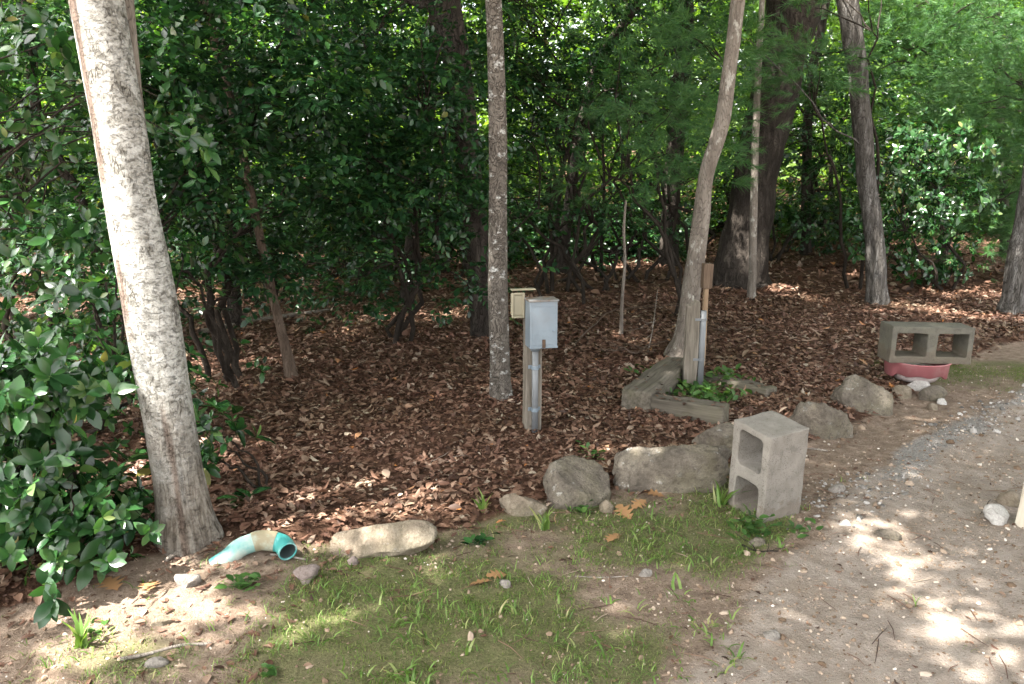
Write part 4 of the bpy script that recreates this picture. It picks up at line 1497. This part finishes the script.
for i in range(48):
    A, B = rg_[i], rg_[(i + 1) % 48]
    for j in range(len(pr_) - 1):
        bm.faces.new((A[j], B[j], B[j + 1], A[j + 1]))
bmesh.ops.remove_doubles(bm, verts=bm.verts[:], dist=1e-5)
bmesh.ops.recalc_face_normals(bm, faces=bm.faces[:])
bm_obj('bowl_body', bm, M['pale_pink'], pk, True)


# ------------------------------------------------------------------ boxes and bars
def box(sx, sy, sz, bev=.004, seg=2, at=(0, 0, 0), sub=0, rough=0.0, seed=0):
    bm = bmesh.new()
    bmesh.ops.create_cube(bm, size=1)
    bmesh.ops.scale(bm, vec=(sx, sy, sz), verts=bm.verts[:])
    if bev:
        bmesh.ops.bevel(bm, geom=bm.edges[:], offset=bev, segments=seg, affect='EDGES', profile=.6)
    for it in range(sub):
        es = [e for e in bm.edges if e.calc_length() > .03]
        bmesh.ops.subdivide_edges(bm, edges=es, cuts=1, use_grid_fill=True)
    if rough:
        co_ = np.array([v.co[:] for v in bm.verts])
        nn = np.stack([fbm2(co_[:, 0] * 10 + co_[:, 2] * 6 + 3 * a, co_[:, 1] * 10 + co_[:, 2] * 3, 1, 3, seed + a) - .5 for a in range(3)], 1)
        co_ = co_ + nn * rough
        for v, c in zip(bm.verts, co_):
            v.co = c
    bmesh.ops.translate(bm, vec=at, verts=bm.verts[:])
    return bm


def join(bms):
    me = bpy.data.meshes.new('tmp')
    out = bmesh.new()
    for b_ in bms:
        b_.to_mesh(me)
        out.from_mesh(me)
        b_.free()
    bpy.data.meshes.remove(me)
    return out


def cyl(r, h, at=(0, 0, 0), seg=20, axis_='Z', bev=0):
    bm = bmesh.new()
    bmesh.ops.create_cone(bm, cap_ends=True, segments=seg, radius1=r, radius2=r, depth=h)
    if axis_ == 'Y':
        bmesh.ops.rotate(bm, cent=(0, 0, 0), matrix=Matrix.Rotation(R(90), 3, 'X'), verts=bm.verts[:])
    if axis_ == 'X':
        bmesh.ops.rotate(bm, cent=(0, 0, 0), matrix=Matrix.Rotation(R(90), 3, 'Y'), verts=bm.verts[:])
    bmesh.ops.translate(bm, vec=at, verts=bm.verts[:])
    return bm


# utility post with its metal box
g_ = G(534, 431)
ds = (g_ - CAM) @ np.array([0, cp, -sp])
px2m = ds / F_PX
up = thing('utility_post', 'short wooden post with blue-grey metal electrical box and beige outlet', 'utility post', g_, R(13))
hp = 128 * px2m
bm_obj('post', box(.098, .09, hp + .1, .006, 2, (0, .05, hp / 2 - .05), 3, .008, 5), M['post_wood'], up)
bw, bh, bd = .165, .275, .115
zb = 88 * px2m
o = bm_obj('conduit', cyl(.019, zb + .06, (.0, -.018, zb / 2 - .02), 20), M['conduit'], up, True)
for zz in (.14, .40):
    bm_obj('clamp', join([box(.075, .003, .022, .0008, 1, (.0, .0012, zz)), cyl(.0225, .022, (.0, -.018, zz), 20), cyl(.004, .005, (.031, -.002, zz), 8, 'Y'), cyl(.004, .005, (-.031, -.002, zz), 8, 'Y')]), M['galv'], up)
bx = .028
mb = bm_obj('metal_box', join([box(bw, bd, bh, .004, 2, (bx, -.045, zb + bh / 2)), box(bw - .03, .003, bh - .05, .001, 1, (bx, -.045 - bd / 2 - .001, zb + bh / 2 - .004)),
                               box(bw + .004, .006, .012, .001, 1, (bx, -.045 - bd / 2 - .002, zb + .006)), cyl(.006, .01, (bx + .06, -.045 - bd / 2 - .004, zb + .1), 10, 'Y')]), M['galv'], up)
bm_obj('hasp', join([box(.02, .006, .05, .002, 1, (bx, -.045 - bd / 2 - .006, zb + .028)), cyl(.008, .012, (bx, -.045 - bd / 2 - .01, zb + .016), 12, 'Y')]), M['post_dark'], mb)
bm_obj('conduit_hub', cyl(.027, .03, (0, -.018, zb - .016), 20), M['galv'], mb, True)
bm_obj('lid', box(bw + .012, bd + .016, .012, .003, 2, (bx, -.047, zb + bh + .004)), M['rust'], mb)
# beige outlet on the post's left-back side with its cover standing up
ob = bm_obj('outlet_box', join([box(.075, .06, .13, .006, 2, (-.088, .06, zb + bh * .86)), box(.062, .004, .112, .002, 1, (-.088, .028, zb + bh * .86))]), M['beige'], up)
bm_obj('cover', join([box(.012, .012, .15, .003, 1, (-.128, .02, zb + bh * .86)), box(.012, .012, .15, .003, 1, (-.062, .02, zb + bh * .86)),
                      box(.054, .012, .012, .003, 1, (-.095, .02, zb + bh * .86 + .069)), box(.054, .012, .012, .003, 1, (-.095, .02, zb + bh * .86 - .069)),
                      box(.15, .05, .008, .003, 1, (-.06, .05, zb + bh * .86 + .09))]), M['beige'], ob)
bm_obj('cable', (lambda VT: (lambda bm_: bm_)(None))(0) or cyl(.004, .16, (.135, .02, zb + .05), 8), M['post_dark'], up)

# old post with conduit in the timber bed
g_ = G(690, 389)
ds = (g_ - CAM) @ np.array([0, cp, -sp]); px2m = ds / F_PX
op = thing('old_post', 'weathered split wooden post with grey conduit inside the timber bed', 'wooden post', g_, R(-4))
hp = 85 * px2m
bm = box(.098, .085, hp + .1, .012, 2, (0, .05, hp / 2 - .05), 3, .018, 15)
for v in bm.verts:
    if v.co.z > hp * .9:
        v.co.z += .02 * math.sin(v.co.x * 60) + .01 * math.sin(v.co.y * 90)
bm_obj('post', bm, M['post_wood'], op)
hc = 95 * px2m
bm_obj('conduit', cyl(.022, hc * .86, (.074, .02, hc * .43 - .02), 20), M['conduit'], op, True)
for zz in (.22, hc * .74):
    bm_obj('clamp', join([box(.065, .004, .018, .001, 1, (.046, .004, zz)), cyl(.025, .018, (.074, .02, zz), 20)]), M['conduit'], op)
g_ = G(702, 368)
ds = (g_ - CAM) @ np.array([0, cp, -sp]); px2m = ds / F_PX
st = thing('wooden_stake', 'thin brown stake with dark block top behind the old post', 'wooden stake', g_, R(8))
hs = 106 * px2m
bm_obj('stake', box(.036, .036, hs * .84 + .1, .004, 1, (0, 0, hs * .42 - .05), 2, .006, 3), M['post_brown'], st)
bm_obj('head', box(.08, .07, .20, .008, 2, (0, 0, hs - .11), 2, .01, 4), M['post_dark'], st)


# timbers -------------------------------------------------------------------
def timber(label, a, b, h, w, seed, sink=.06):
    a, b = np.asarray(a), np.asarray(b)
    L = np.linalg.norm((b - a)[:2])
    bm = box(L, w, h, .014, 2, (0, 0, 0), 4, .022, seed)
    o = bm_obj('landscape_timber', bm, M['timber'], None, True)
    o.location = ((a[0] + b[0]) / 2, (a[1] + b[1]) / 2, (gz(*a[:2]) + gz(*b[:2])) / 2 + h / 2 - sink)
    o.rotation_euler = (0, 0, math.atan2(b[1] - a[1], b[0] - a[0]))
    return tag(o, label, 'timber', 'timbers edging the planting bed')


# near corner
n0 = G(632, 413)
timber('grey-brown timber running away from us along the left of the bed', n0 + (0.02, .03, 0), G(672, 377) + (0.04, 0, 0), .21, .20, 1)
timber('weathered front timber of the bed, running right towards the upright block', n0 + (.13, .07, 0), G(726, 424), .17, .13, 2)
timber('low half-buried timber at the right back of the bed', G(708, 381), G(772, 396), .12, .14, 3)

b = Bag()
allx, ally = [], []
for n_, box_, sc_ in ((48000, (-3.2, 3.2, 2.6, 6.4), .039), (16000, (-3.2, 3.2, 2.6, 6.4), .024), (58000, (-6, 6.5, 6.2, 10), .049), (52000, (-11, 12, 10, 20), .078), (9000, (-5, -1.2, 2.0, 6), .05)):
    x, y = strew(n_, *box_, lambda x, y: np.clip(sstep(-.12, .15, woods_d(x, y)) * (.45 + .9 * fbm2(x, y, .6, 3, 70)), 0, 1))
    pick = rng.integers(0, 5, len(x))
    for v in range(5):
        s = pick == v
        xx, yy = x[s], y[s]
        d = rng.normal(0, 1, (len(xx), 3)); d[:, 2] *= .2
        P = np.stack([xx, yy, terrain(xx, yy) + rng.uniform(.003, .022, len(xx))], 1)
        b.add(*scatter(*DEAD[v], frames(d, None, .27), P, sc_ * np.clip(rng.lognormal(0, .38, len(xx)), .4, 2.0)))
for ob_ in [q_ for q_ in bpy.data.objects if q_.name.startswith('landscape_timber')]:
    hx, hy, hz_ = ob_.dimensions / 2
    n_ = 26
    L_ = np.stack([rng.uniform(-hx, hx, n_), rng.uniform(-hy, hy, n_), np.full(n_, hz_ - .006)], 1)
    mw = ob_.matrix_world if False else Matrix.LocRotScale(ob_.location, ob_.rotation_euler, None)
    P = np.array([(mw @ Vector(p_))[:] for p_ in L_])
    d = rng.normal(0, 1, (n_, 3)); d[:, 2] *= .1
    for v in range(5):
        b.add(*scatter(*DEAD[v], frames(d[v::5], None, .2), P[v::5], rng.uniform(.025, .055, len(P[v::5]))))
o = b.build('leaf_litter', M['litter'])
tag(o, 'thick carpet of dead brown leaves over the forest floor', 'leaf litter', None, 'stuff')

# pale board at the right edge
g_ = G(1030, 527)
o = bm_obj('pale_board', box(.10, .09, .42, .006, 2, (0, 0, .19), 3, .008, 7), M['pale_board'], None)
o.location = g_
o.rotation_euler = (0, R(7), R(20))
tag(o, 'pale upright board or post cut off by the right edge', 'board')

# teal drain pipe -----------------------------------------------------------
a0, a1, a2, a3 = G(213, 561), G(240, 556), G(262, 552), G(297, 553)
r_p = .039
zs_ = terrain(0, 0) * 0
path_p = np.array([a0 + (0, 0, -.03), a0 * .45 + a1 * .55 + (0, 0, .0), a1 + (0.0, 0, .034), a1 * .4 + a2 * .6 + (0, 0, .048), a2 + (.01, 0, .052), a2 * .4 + a3 * .6 + (0, -.02, .050), a3 + (-.012, -.085, .046)])
PP = smooth_path(path_p, 60)
dp = thing('drain_pipe', 'teal and white drain pipe elbow lying half buried by the pale trunk', 'drain pipe', a1, 0)


def pipe_part(name, i0, i1, r0, mat, open_end=False, rr_=None):
    V, T = tube(PP[i0:i1], r0 if rr_ is None else rr_, 28, 0, 0, cap=False)
    b = Bag()
    b.add(V, T)
    if open_end:
        q = PP[max(i0, i1 - 12):i1]
        Vi, Ti = tube(q, r0 * .88, 28, 0, 0, cap=False)
        b.add(Vi, Ti[:, ::-1])
        n_ = 28
        o1, o2 = len(V) - n_, len(V) + len(Vi) - n_
        T2 = []
        for j in range(n_):
            k2 = (j + 1) % n_
            T2 += [(o1 + j, o1 + k2, o2 + k2), (o1 + j, o2 + k2, o2 + j)]
        b.T.append(np.array(T2))
    return b.build(name, mat, dp, a1)


nn_ = 32
pipe_part('pipe', 0, 33, r_p, M['teal'])
pipe_part('elbow', 30, 47, r_p * 1.07, M['elbow'])
pipe_part('collar', 45, 60, r_p * 1.02, M['teal_clean'], True)
Vi, Ti = tube(PP[40:59], r_p * .86, 28, 0, 0, cap=False)
mesh_tris('lining', Vi - a1, Ti[:, ::-1], M['pipe_in'], dp)  # added dark inner tube, paints the shade inside the pipe mouth


# fallen sticks and branches ----------------------------------------------
def stick(label, pts, r0, r1, mat='deadwood', name='stick', cat='stick', twigs=0, z=None, side=.4):
    P = []
    for i, (px, py) in enumerate(pts):
        g_ = G(px, py)
        P.append(g_ + (0, 0, r0 * .8 + (z[i] if z else 0)))
    P = smooth_path(P, 18)
    if name == 'dead_branch':
        mat, r0, r1 = 'bark_brown', r0 * .75, r1 * .75
        P[1:-1] += np.cumsum(rng.normal(0, .012, (16, 3)), 0)
    b = Bag()
    b.add(*tube(P, np.linspace(r0, r1, 18), 8, .1, 3))
    for i in range(twigs):
        j = rng.integers(4, 16)
        e = P[j] + rng.normal(0, 1, 3) * np.array([side, side * .5, side * .5]) + (0, 0, .05)
        e[2] = max(e[2], gz(e[0], e[1]) + .02)
        (V, T), _ = branch(P[j], e, r1 * .8, r1 * .3, 6, .12, 5)
        b.add(V, T)
    o = b.build(name, M[mat], None, P[0])
    return tag(o, label, cat)


stick('curved grey stick lying on the dirt at lower left', [(120, 661), (150, 655), (180, 647), (212, 645)], .007, .005)
stick('short stick leaning at the foot of the pale trunk', [(165, 562), (190, 551), (214, 542)], .009, .006, z=[0, .02, .05])
stick('pale root-like stick right under the teal pipe mouth', [(270, 556), (285, 557), (306, 561)], .007, .004)
stick('forked dead branch arching over litter between dead pole and crooked tree', [(575, 345), (610, 322), (650, 318), (690, 322)], .009, .004, name='dead_branch', cat='branch', twigs=5, z=[0, .12, .14, .16])
stick('thin dead branch on the litter left of the timber bed', [(600, 352), (630, 358), (668, 352)], .009, .005, name='dead_branch', cat='branch', twigs=6, z=[.02, .06, .1], side=.25)
stick('dead branch lying in the litter right of the wooden stake', [(712, 330), (735, 334), (770, 332)], .012, .006, name='dead_branch', cat='branch', twigs=3, side=.2)
stick('thin twig lying in litter above the long pale stone', [(420, 455), (432, 470), (440, 488)], .004, .002, twigs=3, side=.08)
stick('small grey twig on the moss below the upright block', [(742, 546), (757, 552), (778, 552)], .005, .003, mat='stem', twigs=3, side=.05)
stick('thin straight twig on the bare patch at lower middle', [(575, 577), (600, 578), (628, 577)], .003, .002)
stick('low fallen log deep in shade behind the left thicket', [(200, 335), (260, 322), (330, 312)], .03, .02, name='fallen_log', cat='log')
stick('pale stick on the gravel right of the upright block', [(800, 447), (812, 450), (828, 452)], .008, .005)
stick('thin bare twigs standing at the foot of the crooked tree', [(648, 352), (652, 345), (656, 330)], .005, .003, twigs=5, z=[0, .15, .4], side=.2)


# single oak leaves on the open ground
OL = 'fallen oak leaves on the lawn'
LV, LT = DEAD[3]
for lab, px, py, s_, a in (('brown lobed oak leaf below the slab rock', 625, 516, .11, .4), ('brown lobed oak leaf against the slab rock', 655, 497, .10, 1.2),
                           ('tan oak leaf lying beside the round tan stone', 640, 506, .09, 2.3), ('reddish oak leaf on the bare patch below the round rock', 612, 541, .085, -.6),
                           ('brown leaf on the moss right of clover clump', 498, 578, .08, 1.9), ('tan curled leaf beside the clover clump on the moss', 482, 585, .08, 1.4),
                           ('brown leaf by the short stick at pale trunk foot', 150, 590, .09, .3), ('large tan leaf in the sunlit dirt under the laurel', 112, 588, .12, .8)):
    g_ = G(px, py)
    V = LV * np.array([1.35, 1, .45]) * s_ * 1.15
    V[:, 1] -= s_ / 2
    o = mesh_tris('oak_leaf', V, LT, M['oak_leaf'], None, True, g_ + (0, 0, .012))
    o.rotation_euler = (rng.normal(.0, .15), rng.normal(0, .15), a)
    tag(o, lab, 'fallen leaf', OL)
# big pale leaf curling on the ground under the laurel
g_ = G(76, 585)
V, T = leaf_tpl(.24, .22, .3)
o = mesh_tris('pale_leaf', V * .13, T, plain('pale_leaf_face', (0.42, 0.52, 0.38), .4, 0, .1, 8), None, True, g_ + (0, 0, .045))
o.rotation_euler = (.25, .5, 1.1)
tag(o, 'large pale curled leaf lying under the laurel bush', 'fallen leaf')

# ------------------------------------------------------------------ light, sky, camera
w = bpy.data.worlds.new('World')
sc.world = w
w.use_nodes = True
nt = w.node_tree
for n_ in list(nt.nodes):
    nt.nodes.remove(n_)
k = NT(nt)
sky = k.n('ShaderNodeTexSky', sky_type='NISHITA')
sky.sun_disc = False
sky.sun_elevation = SUN_EL
sky.sun_rotation = math.atan2(SUN[0], SUN[1])
sky.dust_density = 4.0
sky.air_density = 1.0
sky.ozone_density = 1.0
tc = k.n('ShaderNodeTexCoord')
cl = k.noise(tc.outputs['Generated'], 2.2, 6, .6)
lum = k.n('ShaderNodeRGBToBW')
k.l(sky.outputs[0], lum.inputs[0])
white = k.n('ShaderNodeCombineColor')
for i_, f_ in enumerate((1.25, 1.22, 1.18)):
    k.l(k.math('MULTIPLY', lum.outputs[0], f_), white.inputs[i_])
skc = k.mix(k.ramp(cl, [(.30, (.45, .45, .45)), (.6, (1, 1, 1))]), sky.outputs[0], white.outputs[0])
bg = k.n('ShaderNodeBackground')
bg.inputs['Strength'].default_value = 0.13
k.l(skc, bg.inputs[0])
wo = k.n('ShaderNodeOutputWorld')
k.l(bg.outputs[0], wo.inputs[0])

ld = bpy.data.lights.new('sun', 'SUN')
ld.energy = 4.0
ld.angle = R(.53)
ld.color = (1, .95, .87)
lo = bpy.data.objects.new('sun', ld)
link(lo)
lo.rotation_euler = Vector(-SUN).to_track_quat('-Z', 'Y').to_euler()

cd = bpy.data.cameras.new('camera')
cd.sensor_width = 36
cd.lens = 36 * F_PX / W
cd.clip_start = .05
cd.clip_end = 500
co_ = bpy.data.objects.new('camera', cd)
link(co_)
co_.location = CAM
co_.rotation_euler = (R(90) - PITCH, 0, 0)
sc.camera = co_

sc.view_settings.view_transform = 'Standard'
sc.view_settings.look = 'None'
sc.view_settings.gamma = 1
sc.view_settings.exposure = 3.15
sc.render.engine = 'CYCLES'
sc.cycles.max_bounces = 7
sc.cycles.diffuse_bounces = 4
sc.cycles.transmission_bounces = 5
sc.cycles.glossy_bounces = 2
sc.cycles.sample_clamp_indirect = 6
sc.cycles.use_denoising = True
